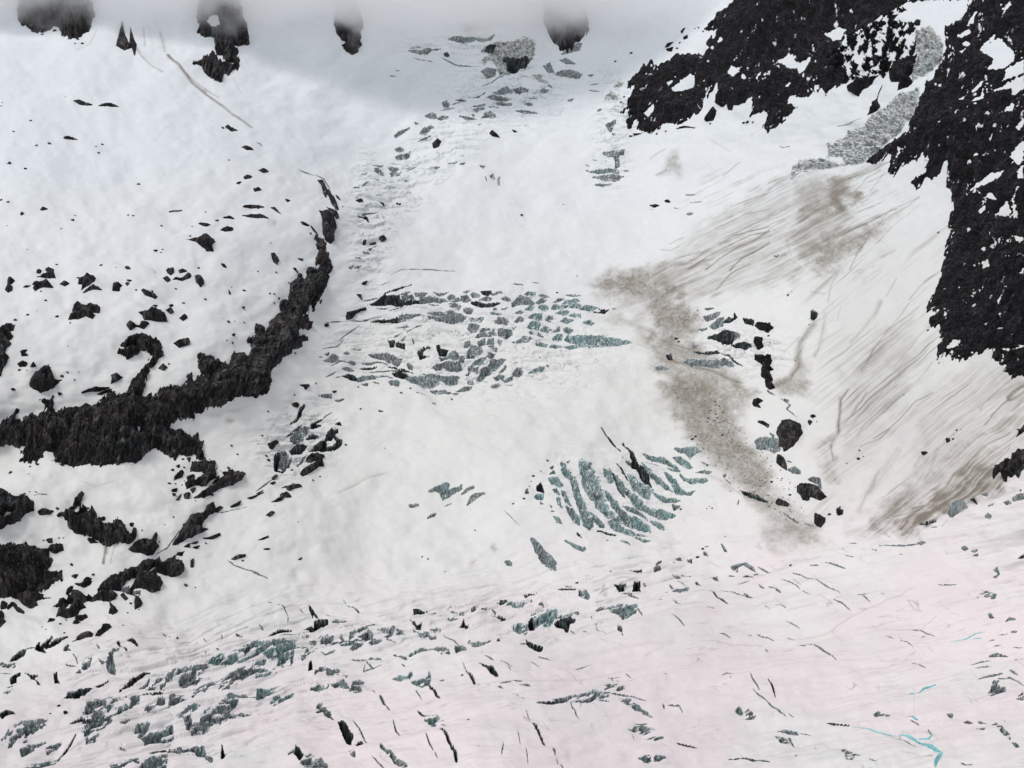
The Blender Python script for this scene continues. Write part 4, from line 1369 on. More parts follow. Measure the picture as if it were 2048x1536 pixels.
P += N * rel[..., None]
print('base', time.time() - T0)

# ---------------- outlines ----------------
def near_idx(a, lo, hi):
    return max(0, int(np.searchsorted(a, lo)) - 1), min(len(a), int(np.searchsorted(a, hi)) + 1)
def psdf(poly, X, Y):
    d = np.full(X.shape, 1e9); ins = np.zeros(X.shape, bool)
    m = len(poly)
    for k in range(m):
        ax, ay = poly[k]; bx, by = poly[(k + 1) % m]
        ex, ey = bx - ax, by - ay; L = ex * ex + ey * ey
        if L < 1e-9: continue
        t = np.clip(((X - ax) * ex + (Y - ay) * ey) / L, 0, 1)
        d = np.minimum(d, (X - ax - t * ex) ** 2 + (Y - ay - t * ey) ** 2)
        if abs(ey) > 1e-9:
            c = (ay > Y) != (by > Y)
            ins ^= c & (X < ex * (Y - ay) / ey + ax)
    d = np.sqrt(d); return np.where(ins, d, -d)
def lsdf(line, wid, X, Y, taper=True):
    d = np.full(X.shape, -1e9); seg = [math.hypot(line[k + 1][0] - line[k][0], line[k + 1][1] - line[k][1]) for k in range(len(line) - 1)]
    tot = sum(seg) + 1e-9; s0 = 0
    for k in range(len(line) - 1):
        ax, ay = line[k]; bx, by = line[k + 1]; ex, ey = bx - ax, by - ay; L = ex * ex + ey * ey + 1e-9
        t = np.clip(((X - ax) * ex + (Y - ay) * ey) / L, 0, 1)
        q = (s0 + t * seg[k]) / tot
        wd = wid * (.55 + .65 * np.sin(np.pi * np.clip(q, .02, .98))) if taper else wid
        d = np.maximum(d, wd - np.sqrt((X - ax - t * ex) ** 2 + (Y - ay - t * ey) ** 2)); s0 += seg[k]
    return d
class Th: pass
things = []; dirt = []; boulders = []; ox = oy = 0
for ln in DATA.strip().split('\n'):
    lab = sh = None
    if '#' in ln:
        ln, lab = ln.split('#'); lab, sh = [q.strip() for q in lab.split('|')]
    tk = ln.split(); k = tk[0]
    if k == 'T': ox, oy = float(tk[1]), float(tk[2]); continue
    if k == 'B':
        for q in tk[1:]:
            a, b, c = map(float, q.split(','))
            if c > 0: boulders.append((ox + a / 4, oy + b / 4, c / 4))
        continue
    nn = {'S': 1, 'D': 2, 'F': 1, 'P': 1}.get(k, 0)
    par = [float(q) for q in tk[1:1 + nn]]
    pts = [(ox + float(a) / 4, oy + float(b) / 4) for a, b in (q.split(',') for q in tk[1 + nn:])]
    if k in 'DF': dirt.append((k, par, pts)); continue
    if k == '+': things[-1].polys.append(pts); continue
    if k == 'W': things[-1].holes.append(pts); continue
    t = Th(); t.k = k; t.polys = [pts]; t.holes = []; t.label = lab; t.short = sh; t.w = par[0] / 4 if par else 0
    things.append(t)

def box(t, pad):
    q = np.array([p for pl in t.polys for p in pl])
    return q[:, 0].min() - pad, q[:, 0].max() + pad, q[:, 1].min() - pad, q[:, 1].max() + pad
DEP = np.zeros((NV, NU), np.float32)           # lowering of the ice surface
OUT = np.zeros((NV, NU), np.float32)           # swelling of the ice surface
FID = np.zeros((NV - 1, NU - 1), np.int32)
rocks = []; sheet = []
for idx, t in enumerate(things):
    pad = 14 if t.k in 'RM' else 5
    x0, x1, y0, y1 = box(t, pad)
    i0, i1 = near_idx(us, x0, x1); j0, j1 = near_idx(vs, y0, y1)
    if i1 - i0 < 3 or j1 - j0 < 3: t.area = 0; continue
    X = U[j0:j1, i0:i1]; Y = V[j0:j1, i0:i1]
    size = math.sqrt((x1 - x0 - 2 * pad) * (y1 - y0 - 2 * pad) + 1)
    if t.k in 'SP':
        f = lsdf(t.polys[0], max(t.w / 2, (.8 if t.w < 1.6 else 1.15) if t.k == 'S' else .9), X, Y)
        f = f + (fbm(X / 5, Y / 5, 60 + idx % 7, 2) - .5) * min(.8, t.w * .3)
    else:
        f = np.max([psdf(pl, X, Y) for pl in t.polys], 0)
        amp = min(7.0 if t.k in 'RM' else 3.4, .4 + size * .04)
        if t.k in 'RM':
            wx = fbm(X / 9, Y / 9, 70 + idx % 5, 4, .6) - .5
            if size > 90:                       # ragged downhill teeth on the big walls
                wx = wx * .8 + (fbm(X / 5.5 + Y / 16, Y / 24, 75, 3, .6) - .5) * 1.0
        else: wx = fbm(X / 6, Y / 6, 80 + idx % 5, 3, .6) - .5
        f = f + wx * 2 * amp + {'C': 2.1 if size > 40 else 1.4, 'K': 1.0, 'R': 1.1}.get(t.k, 0)
    if t.k == 'C' and Y.mean() > 1150 and size > 9:
        sp_ = fbm((X + Y * .3) / 16, (Y + X * .28) / 4.2, 97, 3, .6) - .40
        f = np.minimum(f, sp_ * 26 + 1.0)
    for h in t.holes:
        hf = psdf(h, X, Y) + (fbm(X / 6, Y / 6, 90, 4, .65) - .5) * 9
        f = np.minimum(f, -hf)
    if t.k == 'M':
        f = np.minimum(f, ((fbm((X * .8 + Y * .6) / 5, (X * .6 - Y * .8) / 12, 95, 4, .66) - .50) * 36 - 1))
    hw = max(1.0, float(f.max()))
    cellf = (f[1:, 1:] + f[:-1, 1:] + f[1:, :-1] + f[:-1, :-1]) / 4
    t.area = int((cellf > 0).sum()) * STEP ** 2
    if t.area > 0:
        jj, ii = np.nonzero(cellf > 0); t.c = (float(X[jj, ii].mean()), float(Y[jj, ii].mean()))
    t.hw = hw
    if t.k in 'RM':
        rocks.append((t, i0, i1, j0, j1, f)); continue
    m = cellf > 0
    FID[j0:j1 - 1, i0:i1 - 1][m] = idx + 1
    mp = MPP[j0:j1, i0:i1]
    if t.k == 'I':
        blk = fbm(X / 11, Y / 8, 101, 5, .66)
        rid = 1 - np.abs(fbm(X / 8, Y / 7, 103, 3, .6) - .5) * 4
        o = (sstep(0, 8, f) * (2 + 20 * np.clip(blk - .25, 0, 1) - 3.0 * np.clip(rid, 0, 1)))
        O = OUT[j0:j1, i0:i1]; O[:] = np.where(f > 0, o, O)
        D = DEP[j0:j1, i0:i1]; D[f > 0] = 0
        continue
    if t.k == 'P': dmax, e = .8, 1.5
    elif t.k == 'S': dmax, e = min(2.8, .5 + t.w * .7), 1.3
    elif t.k == 'C': dmax, e = min(9, 1.2 + hw * .75), max(1.8, hw * .65)
    else: dmax, e = min(26, (4 + hw * 1.9) if hw > 3.2 else 1 + hw * 1.2), max(1.4, hw * .55)
    d = dmax * sstep(0, e, f)
    if t.k in 'CK':
        bl = fbm(X / 7, Y / 9, 111 + idx % 3, 4, .6)
        d = d * (.3 + 1.4 * bl) * (1 + (.5 if t.c[1] < 1120 else .12) * (fbm(X / 2.6, Y / 6, 117, 2) - .5)) - sstep(0, 5, f) * np.clip(hw - 7, 0, 8) * .25 * np.clip(bl - .4, 0, 1)
    D = DEP[j0:j1, i0:i1]; D[:] = np.where(f > 0, d, D)
print('outlines', time.time() - T0, len(things))

# ---------------- dirt and tint on the snow ----------------
dirtA = np.zeros((NV, NU), np.float32)
grain = fbm(U / 4.5, V / 3.5, 121, 4, .7)
grain2 = fbm(U / 22, V / 15, 127, 4, .6)
for k, par, pts in dirt:
    q = np.array(pts); pad = (par[0] / 4 if k == 'D' else 24) * 1.6 + 6
    i0, i1 = near_idx(us, q[:, 0].min() - pad, q[:, 0].max() + pad); j0, j1 = near_idx(vs, q[:, 1].min() - pad, q[:, 1].max() + pad)
    X = U[j0:j1, i0:i1]; Y = V[j0:j1, i0:i1]; g = grain[j0:j1, i0:i1]; g2 = grain2[j0:j1, i0:i1]
    if k == 'D':
        wd = max(par[0] / 4, 1.5)
        wob = (fbm(X / 22, Y / 22, 131, 3) - .5) * min(4, .8 + wd * .35)
        d = -lsdf(pts, 0, X + wob, Y - wob, False)
        if wd > 5:
            # wide streaks are bundles of thin ones running along the line
            dx, dy = pts[-1][0] - pts[0][0], pts[-1][1] - pts[0][1]; L = math.hypot(dx, dy) + 1e-6; dx /= L; dy /= L
            ac = X * dy - Y * dx; al = X * dx + Y * dy
            st = fbm(ac / 2.6, al / 38, 137, 3, .6)
            b_ = .75 if par[1] >= .7 else .15
            a = np.exp(-(d / (wd * .62)) ** 2) * np.clip(b_ + (2.3 - 1.4 * (b_ > .5)) * (st - .28), 0, 1.3) * (.6 + .8 * g)
        else:
            a = np.exp(-(d / (wd * .75)) ** 2) * (.45 + 1.0 * g2)
        a = a * par[1]
    else:
        wq = min(1, .35 + math.sqrt(np.ptp(q[:, 0]) * np.ptp(q[:, 1])) / 160); d = psdf(pts, X, Y) + (g2 - .5) * 30 * wq
        if q[:, 0].mean() > 1640 and q[:, 1].mean() > 700:
            g = .15 * g + .85 * np.clip(fbm((X * .63 + Y * .78) / 3.2, (X * .78 - Y * .63) / 60, 139, 4, .6) * 3 - 1.0, 0, 1)
        if par[0] <= .35 and 300 < q[:, 1].mean() < 620 and q[:, 0].mean() > 1150:
            g = .25 * g + .75 * np.clip(fbm((X * .42 + Y * .9) / 4, (X * .9 - Y * .42) / 75, 152, 4, .6) * 2.6 - .85, 0, 1)
        a = sstep(-17 * wq, 17 * wq, d) * min(1, par[0] * 1.2) * np.clip(.50 + 1.05 * (g - .25), 0, 1.2) * (.65 + .7 * g2)
    S = dirtA[j0:j1, i0:i1]; S[:] = 1 - (1 - S) * (1 - np.clip(a, 0, .97))
# faint avalanche runnels all over the right snow fan
reg = (1 - sstep(2140, 2280, U)) * sstep(1560, 1700, U) * sstep(380, 470, V) * (1 - sstep(-60, 10, V - ybn))
st = fbm((sU + 7 * fbm(U / 300, V / 300, 5, 2)) / 3.0, tU / 130, 141, 3, .62)
st2 = fbm(sU / 38, tU / 120, 147, 3)
a = reg * np.clip((st - .50) * 3.4, 0, 1) * np.clip((st2 - .36) * 2.6, 0, 1) * .85 + reg * .10
reg2 = sstep(1330, 1450, U) * sstep(300, 380, V) * (1 - sstep(500, 620, V)) * (1 - sstep(1750, 1860, U))
st3 = fbm((U * .42 + V * .9) / 3, (U * .9 - V * .42) / 60, 151, 3, .62)
a = np.maximum(a, reg2 * np.clip((st3 - .51) * 3.2, 0, 1) * .62 * np.clip(grain2 * 2.4 - .5, 0, 1))
# thin dust lines following the flow of the lower glacier
st4 = fbm((diag + 60 * fbm(U / 330, V / 150, 161, 3)) / 15, U / 340, 163, 4, .6)
a = np.maximum(a, low * np.clip(1 - np.abs(st4 - .5) * 42, 0, 1) * .09 * np.clip(grain2 * 2 - .6, 0, 1))
a = np.maximum(a, .07 * np.clip((fbm(U / 120, V / 80, 171, 4, .6) - .45) * 3, 0, 1) * sstep(500, 800, V))
dirtA = 1 - (1 - dirtA) * (1 - a)
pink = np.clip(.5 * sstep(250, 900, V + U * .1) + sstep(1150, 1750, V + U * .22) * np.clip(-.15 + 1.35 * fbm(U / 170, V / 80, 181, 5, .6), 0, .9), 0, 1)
print('dirt', time.time() - T0)

# ---------------- final ice and snow surface ----------------
Pb = P.copy()
P[..., 2] -= DEP; P += N * OUT[..., None]

def nod(m, t, **kw):
    q = m.node_tree.nodes.new(t)
    for a, b in kw.items(): setattr(q, a, b)
    return q
def newmat(name, rough=.8):
    m = bpy.data.materials.new(name); m.use_nodes = True
    b = m.node_tree.nodes['Principled BSDF']; b.inputs['Roughness'].default_value = rough
    b.inputs['Specular IOR Level'].default_value = .25
    return m, b, m.node_tree.links
def noise(m, scale, sc=(1, 1, 1), det=5, rough=.6, rot=(0, 0, 0)):
    tc = nod(m, 'ShaderNodeNewGeometry'); mp = nod(m, 'ShaderNodeMapping'); mp.inputs['Scale'].default_value = sc; mp.inputs['Rotation'].default_value = rot
    nz = nod(m, 'ShaderNodeTexNoise'); nz.inputs['Scale'].default_value = scale; nz.inputs['Detail'].default_value = det; nz.inputs['Roughness'].default_value = rough
    m.node_tree.links.new(tc.outputs['Position'], mp.inputs[0]); m.node_tree.links.new(mp.outputs[0], nz.inputs['Vector'])
    return nz
def ramp(m, src, stops):
    r = nod(m, 'ShaderNodeValToRGB'); e = r.color_ramp.elements
    while len(e) < len(stops): e.new(.5)
    for q, (p, c) in zip(e, stops): q.position = p; q.color = (*c, 1) if len(c) == 3 else c
    m.node_tree.links.new(src, r.inputs[0]); return r
def mixc(m, fac, a, b, bt='MIX'):
    x = nod(m, 'ShaderNodeMix', data_type='RGBA', blend_type=bt)
    for sock, val in ((x.inputs[0], fac), (x.inputs[6], a), (x.inputs[7], b)):
        if hasattr(val, 'is_output'): m.node_tree.links.new(val, sock)
        else: sock.default_value = val if not isinstance(val, tuple) or len(val) == 4 else (*val, 1)
    return x.outputs[2]
def bump(m, b, src, dist, st=1.0):
    q = nod(m, 'ShaderNodeBump'); q.inputs['Distance'].default_value = dist; q.inputs['Strength'].default_value = st
    m.node_tree.links.new(src, q.inputs['Height']); m.node_tree.links.new(q.outputs[0], b.inputs['Normal'])
def attr(m, name):
    q = nod(m, 'ShaderNodeAttribute'); q.attribute_name = name; return q

SNOW, b, L = newmat('snow', .75)
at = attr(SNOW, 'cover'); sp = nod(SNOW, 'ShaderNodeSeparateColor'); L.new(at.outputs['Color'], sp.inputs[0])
n1 = noise(SNOW, .09, det=6); n2 = noise(SNOW, .9, det=4)
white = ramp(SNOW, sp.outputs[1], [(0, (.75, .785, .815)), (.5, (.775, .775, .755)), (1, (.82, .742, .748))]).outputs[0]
white = mixc(SNOW, .14, white, ramp(SNOW, n1.outputs[0], [(.3, (.62, .64, .66)), (.7, (1, 1, 1))]).outputs[0], 'MULTIPLY')
dcol = mixc(SNOW, n2.outputs[0], (.118, .10, .074), (.34, .305, .25))
bare = ramp(SNOW, n2.outputs[0], [(.35, (.16, .19, .20)), (.65, (.42, .47, .48))]).outputs[0]
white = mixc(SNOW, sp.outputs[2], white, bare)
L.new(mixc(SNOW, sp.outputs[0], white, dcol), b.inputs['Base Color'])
ms = nod(SNOW, 'ShaderNodeMath', operation='ADD'); L.new(n2.outputs[0], ms.inputs[0]); L.new(n1.outputs[0], ms.inputs[1])
bump(SNOW, b, ms.outputs[0], .8, .5)

def icemat(name, stops, teal, streak=(.55, .55, .07), capt=.905, capa=.85):
    m, b, L = newmat(name, .45)
    s = noise(m, 1.0, streak, 7, .72); t = noise(m, .045, (1, 1, 1), 3)
    base = ramp(m, s.outputs[0], stops).outputs[0]
    tl = ramp(m, t.outputs[0], [(.30, (.55, .55, .57)), (.46, (1, 1, 1)), (.64, teal)]).outputs[0]
    c = mixc(m, 1.0, base, tl, 'MULTIPLY')
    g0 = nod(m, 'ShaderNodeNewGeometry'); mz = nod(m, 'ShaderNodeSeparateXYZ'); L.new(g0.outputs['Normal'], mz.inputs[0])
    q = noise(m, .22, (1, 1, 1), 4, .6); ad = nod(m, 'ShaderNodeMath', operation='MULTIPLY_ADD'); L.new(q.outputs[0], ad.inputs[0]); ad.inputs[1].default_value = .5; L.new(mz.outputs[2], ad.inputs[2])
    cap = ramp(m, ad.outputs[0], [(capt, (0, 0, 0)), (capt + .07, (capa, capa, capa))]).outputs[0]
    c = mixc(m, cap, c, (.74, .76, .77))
    L.new(c, b.inputs['Base Color']); bump(m, b, s.outputs[0], 1.2, .6)
    return m
ICE = icemat('crevasse_ice', [(.34, (.018, .022, .025)), (.44, (.15, .17, .175)), (.56, (.31, .335, .34)), (.70, (.70, .73, .73))], (.80, .96, .95), (.42, .42, .10))
TEAL = icemat('blue_green_ice', [(.34, (.02, .032, .035)), (.44, (.16, .21, .215)), (.56, (.34, .42, .42)), (.70, (.68, .75, .75))], (.76, .95, .94), (.42, .42, .10))
CRACK = icemat('crack_ice', [(.35, (.10, .12, .125)), (.6, (.30, .34, .35))], (.8, .95, .95), capt=.98, capa=0)
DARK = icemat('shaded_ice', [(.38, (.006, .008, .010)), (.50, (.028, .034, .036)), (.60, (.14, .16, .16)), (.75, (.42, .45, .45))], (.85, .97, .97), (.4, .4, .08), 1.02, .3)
SERAC = icemat('serac_ice', [(.36, (.10, .105, .10)), (.45, (.30, .31, .30)), (.54, (.50, .51, .50)), (.66, (.78, .79, .78))], (.86, .96, .95), (.14, .14, .14), .90, .9)
WATER, b, L = newmat('meltwater', .15)
wn = noise(WATER, .12, det=3); L.new(ramp(WATER, wn.outputs[0], [(.35, (.10, .36, .38)), (.65, (.32, .66, .70))]).outputs[0], b.inputs['Base Color'])

def rockmat(name, stops, tn):
  ROCK, b, L = newmat(name, .9)

  r1 = noise(ROCK, .30, (1, 1, .38), 6, .72); r2 = noise(ROCK, .03, det=4); r3 = noise(ROCK, 1.1, (1, 1, .5), 4, .7)
  base = ramp(ROCK, r1.outputs[0], stops).outputs[0]
  tint = ramp(ROCK, r2.outputs[0], [(.38, (.85, 1.0, .98)), (.5, (1, .95, 1.0)), (.62, tn)]).outputs[0]
  c = mixc(ROCK, 1.0, base, tint, 'MULTIPLY')
  g0 = nod(ROCK, 'ShaderNodeNewGeometry'); m0 = nod(ROCK, 'ShaderNodeMapping'); m0.inputs['Scale'].default_value = (.13, .13, .07); m0.inputs['Rotation'].default_value = (.3, .5, 0)
  v0 = nod(ROCK, 'ShaderNodeTexVoronoi'); L.new(g0.outputs['Position'], m0.inputs[0]); L.new(m0.outputs[0], v0.inputs['Vector']); v0.inputs['Scale'].default_value = 1.0
  sv = nod(ROCK, 'ShaderNodeSeparateColor'); L.new(v0.outputs['Color'], sv.inputs[0])
  c = mixc(ROCK, 1.0, c, ramp(ROCK, sv.outputs[0], [(0, (.45, .45, .46)), (.6, (1, 1, 1)), (1, (2.6, 2.5, 2.45))]).outputs[0], 'MULTIPLY')
  mz = nod(ROCK, 'ShaderNodeSeparateXYZ'); L.new(g0.outputs['Normal'], mz.inputs[0])
  led = ramp(ROCK, mz.outputs[2], [(.80, (0, 0, 0)), (.93, (.55, .55, .55))]).outputs[0]; ledn = mixc(ROCK, 1.0, led, ramp(ROCK, r3.outputs[0], [(.56, (0, 0, 0)), (.70, (1, 1, 1))]).outputs[0], 'MULTIPLY')
  c = mixc(ROCK, ledn, c, (.62, .63, .65))
  sn = attr(ROCK, 'cover'); s2 = nod(ROCK, 'ShaderNodeSeparateColor'); L.new(sn.outputs['Color'], s2.inputs[0])
  ma = nod(ROCK, 'ShaderNodeMath', operation='MULTIPLY_ADD'); L.new(r3.outputs[0], ma.inputs[0]); ma.inputs[1].default_value = .8; L.new(s2.outputs[0], ma.inputs[2])
  fac = ramp(ROCK, ma.outputs[0], [(.80, (0, 0, 0)), (.90, (1, 1, 1))]).outputs[0]
  L.new(mixc(ROCK, fac, c, (.8, .82, .84)), b.inputs['Base Color']); bump(ROCK, b, r1.outputs[0], 2.0, .8)
  return ROCK
ROCK = rockmat('dark_rock', [(.30, (.004, .004, .005)), (.46, (.014, .0135, .0145)), (.58, (.042, .040, .040)), (.72, (.15, .143, .138))], (1.08, .99, .97))
WALL = rockmat('black_wall_rock', [(.34, (.002, .002, .003)), (.52, (.008, .0075, .009)), (.64, (.022, .020, .022)), (.80, (.08, .075, .078))], (1.08, .97, 1.02))

# ---------------- meshes from the surveyed surface ----------------
def mkmesh(name, Pg, mask, i0, j0, mat, cover=None, smooth=False):
    """quads of the grid window Pg where mask, compacted"""
    h, wd = Pg.shape[:2]
    jj, ii = np.nonzero(mask)
    a = jj * wd + ii
    quads = np.stack([a + wd, a + wd + 1, a + 1, a], 1)
    used, inv = np.unique(quads.ravel(), return_inverse=True)
    co = Pg.reshape(-1, 3)[used].astype(np.float32)
    me = bpy.data.meshes.new(name); nf = len(quads)
    me.vertices.add(len(co)); me.vertices.foreach_set('co', co.ravel())
    me.loops.add(nf * 4); me.loops.foreach_set('vertex_index', inv.ravel().astype(np.int32))
    me.polygons.add(nf); me.polygons.foreach_set('loop_start', np.arange(0, nf * 4, 4, dtype=np.int32))
    me.polygons.foreach_set('use_smooth', np.full(nf, smooth, bool))
    me.update(calc_edges=True); me.materials.append(mat)
    if cover is not None:
        ca = me.color_attributes.new('cover', 'FLOAT_COLOR', 'POINT')
        q = cover.reshape(-1, cover.shape[-1])[used]; c4 = np.ones((len(q), 4), np.float32); c4[:, :q.shape[1]] = q
        ca.data.foreach_set('color', c4.ravel())
    return me
def link(name, me, **props):
    o = bpy.data.objects.new(name, me); COL.objects.link(o)
    for k, v in props.items():
        if v: o[k] = v
    return o
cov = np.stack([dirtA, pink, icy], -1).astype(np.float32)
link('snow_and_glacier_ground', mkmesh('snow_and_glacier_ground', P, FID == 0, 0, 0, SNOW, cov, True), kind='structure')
print('ground', time.time() - T0)

# ---------------- labels ----------------
marks = [t for t in things if t.short and t.area > 0]
def zone(x, y):
    yb = 1325 - .12 * x - .000028 * x * x
    if y > yb - 12: return 'the lower glacier'
    if 1010 < x < 1430 and 850 < y < 1110: return 'the lower crevasse fan'
    if 600 < x < 1340 and 555 < y < 810: return 'the central icefall'
    if 690 < x < 1360 and y <= 555: return 'the upper icefall'
    if x <= 690 and y < 800 - .2 * max(0, x - 300): return 'the left snow slope'
    if x < 760: return 'the lower left rocks'
    if x > 1330 and y < 600: return 'the right hand walls'
    if x > 1600: return 'the right snow fan'
    if x > 1330: return 'the debris tongue margin'
    return 'the smooth snow apron'
DIRS = ['right of', 'below right of', 'below', 'below left of', 'left of', 'above left of', 'above', 'above right of']
def ang(t):
    q = np.array([p for pl in t.polys for p in pl]); q = q - q.mean(0)
    if len(q) < 2: return 0, 1
    ev, vec = np.linalg.eigh(q.T @ q + np.eye(2) * .01)
    a = math.degrees(math.atan2(vec[1, 1], vec[0, 1])); a = (a + 90) % 180 - 90
    return a, math.sqrt(ev[1] / ev[0])
def auto(t):
    a, r = ang(t)
    sz = 'tiny' if t.area < 90 else 'small' if t.area < 330 else 'medium' if t.area < 1300 else 'large'
    tone = {'R': 'dark rock', 'M': 'dark rock', 'C': 'grey crevasse', 'K': 'black crevasse', 'I': 'pale ice cliff', 'S': 'thin crack', 'B': 'dark boulder'}[t.k]
    if t.k == 'B': form = ''
    elif r < 1.7: form = ''
    elif abs(a) < 12: form = 'level '
    elif abs(a) > 65: form = 'upright '
    elif a < 0: form = 'rising '
    else: form = 'falling '
    bm = min(marks, key=lambda m: math.hypot(m.c[0] - t.c[0], m.c[1] - t.c[1]) - .25 * math.sqrt(m.area) if m is not t else 1e9)
    d = DIRS[int(round(math.degrees(math.atan2(t.c[1] - bm.c[1], t.c[0] - bm.c[0])) / 45)) % 8]
    return '%s %s%s %s %s' % (sz, form, tone, d, bm.short), math.hypot(t.c[0] - bm.c[0], t.c[1] - bm.c[1])
ORD = ['nearest', 'second nearest', 'third nearest', 'fourth nearest', 'fifth nearest', 'sixth nearest', 'seventh nearest', 'eighth nearest', 'ninth nearest', 'tenth nearest']
bt = []
for (x, y, r) in boulders:
    t = Th(); t.k = 'B'; t.c = (x, y); t.area = 5 * r * r; t.polys = [[(x, y)]]; t.label = None; t.short = None; t.r = r; bt.append(t)
live = [t for t in things if t.area > 0 and t.k != 'P']
icy = sorted([t for t in live if t.k in 'CKI'], key=lambda t: -t.area - (1e6 if t.label else 0))
thin = sorted([t for t in live if t.k == 'S'], key=lambda t: -t.area)
rest_ice = set(id(t) for t in icy[298:]); rest_thin = set(id(t) for t in thin[298:])
byl = {}
for t in live + bt:
    if id(t) in rest_ice or id(t) in rest_thin: continue
    if t.label: continue
    l, d = auto(t); byl.setdefault(l, []).append((d, t))
for l, q in byl.items():
    q.sort(key=lambda z: z[0])
    for k, (d, t) in enumerate(q):
        t.label = l if len(q) == 1 else (ORD[k] + ' ' + l if k < len(ORD) else 'one of the farther ' + l)
KN = {'R': ('rock_outcrop', 'rock outcrop', 'dark rocks on '), 'M': ('rock_slope', 'rock outcrop', 'dark rocks on '), 'C': ('crevasse', 'crevasse', 'crevasses on '),
      'K': ('crevasse', 'crevasse', 'crevasses on '), 'I': ('ice_cliff', 'ice cliff', 'ice cliffs on '), 'S': ('ice_crack', 'ice crack', 'thin cracks on '), 'B': ('boulder', 'boulder', 'boulders on ')}
for t in live + bt:
    if t.label and len(t.label.split()) > 16: t.label = ' '.join(t.label.split()[:16])
def props(t):
    nm, cat, g = KN[t.k]
    return dict(label=t.label, category=cat, group=g + zone(*t.c))

# ---------------- crevasses, ice walls, cracks, streams ----------------
order = np.argsort(FID.ravel(), kind='stable'); ids = FID.ravel()[order]
cuts = np.searchsorted(ids, np.arange(len(things) + 2))
rest_mask = np.zeros(FID.shape, bool); rest_mask2 = np.zeros(FID.shape, bool)
for idx, t in enumerate(things):
    if t.area == 0 or t.k in 'RM': continue
    cells = order[cuts[idx + 1]:cuts[idx + 2]]
    if len(cells) == 0: continue
    jj, ii = cells // FID.shape[1], cells % FID.shape[1]
    if id(t) in rest_ice: rest_mask[jj, ii] = True; continue
    if id(t) in rest_thin: rest_mask2[jj, ii] = True; continue
    j0, j1, i0, i1 = jj.min(), jj.max() + 1, ii.min(), ii.max() + 1
    mask = np.zeros((j1 - j0, i1 - i0), bool); mask[jj - j0, ii - i0] = True
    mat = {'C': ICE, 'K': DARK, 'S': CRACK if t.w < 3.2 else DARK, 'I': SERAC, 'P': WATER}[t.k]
    if t.k == 'C' and (zone(*t.c) == 'the lower crevasse fan' or (t.label and ('teal' in t.label or 'blue' in t.label))): mat = TEAL
    nm = 'meltwater_stream' if t.k == 'P' else KN[t.k][0]
    me = mkmesh(nm, P[j0:j1 + 1, i0:i1 + 1], mask, i0, j0, mat)
    link(nm, me, **(dict(kind='structure') if t.k == 'P' else props(t)))
if rest_mask.any(): link('small_crevasses', mkmesh('small_crevasses', P, rest_mask, 0, 0, ICE), kind='stuff', label='scattered smallest grey crevasses across the glacier', category='crevasses')
if rest_mask2.any(): link('hairline_cracks', mkmesh('hairline_cracks', P, rest_mask2, 0, 0, DARK), kind='stuff', label='scattered hairline cracks across the glacier', category='cracks')
print('ice', time.time() - T0)

# ---------------- rocks ----------------
for t, i0, i1, j0, j1, f in rocks:
    if t.area == 0: continue
    X = U[j0:j1, i0:i1]; Y = V[j0:j1, i0:i1]; mp = MPP[j0:j1, i0:i1]
    big = min(1, t.hw / 45)
    hmax = min(15, 1.2 + t.hw * .42)
    strat = fbm(X / (5 + 9 * big), Y / (20 + 40 * big), 201, 4, .62)      # gullies running down the face
    lump = fbm(X / (7 + 20 * big), Y / (7 + 20 * big), 211, 5, .62)
    crag = fbm(X / 3.2, Y / 3.2, 223, 3, .7)
    fac_ = np.abs(fbm(X / (10 + 14 * big), Y / (8 + 12 * big), 241, 4, .6) - .5) * 9 * (.35 + big) * sstep(0, 7, f)
    up = fac_ + hmax * sstep(0, 1.5 + t.hw * .42, f) * (.35 + .65 * lump + .75 * strat) + np.clip(f, 0, 3) * .22 + (crag - .5) * np.clip(f * .5, 0, 1.6 + 1.2 * big) + (strat - .5) * 7 * big * sstep(0, 8, f)
    off = np.where(f > 0, up, np.maximum(f * .8, -4.0)) - .05
    q = Pb[j0:j1, i0:i1] - np.array([0, 0, 1.]) * np.where(f < 0, DEP[j0:j1, i0:i1], 0)[..., None] + N[j0:j1, i0:i1] * off[..., None]
    keep = np.maximum(np.maximum(f[1:, 1:], f[:-1, :-1]), np.maximum(f[1:, :-1], f[:-1, 1:])) > -3.5
    if not keep.any(): continue
    # old snow caught on ledges of the larger faces
    led = fbm((X * .8 + Y * .55) / 9, (X * .55 - Y * .8) / 17, 231, 5, .62)
    sn = np.clip((led - .63) * 2.6, 0, 1) * (.35 + .9 * big) if t.hw > 12 else np.zeros_like(X)
    if t.c[0] > 1200 and t.c[1] < 700: sn = sn * 1.15
    else: sn = sn * .35
    me = mkmesh('rock_outcrop', q, keep, i0, j0, WALL if t.c[0] > 1200 and t.c[1] < 800 else ROCK, sn[..., None].astype(np.float32))
    nm = KN[t.k][0]; pr = props(t)
    if t.area > 60000: nm = 'rock_wall'; pr['category'] = 'rock wall'
    link(nm, me, **pr)
print('rocks', time.time() - T0)

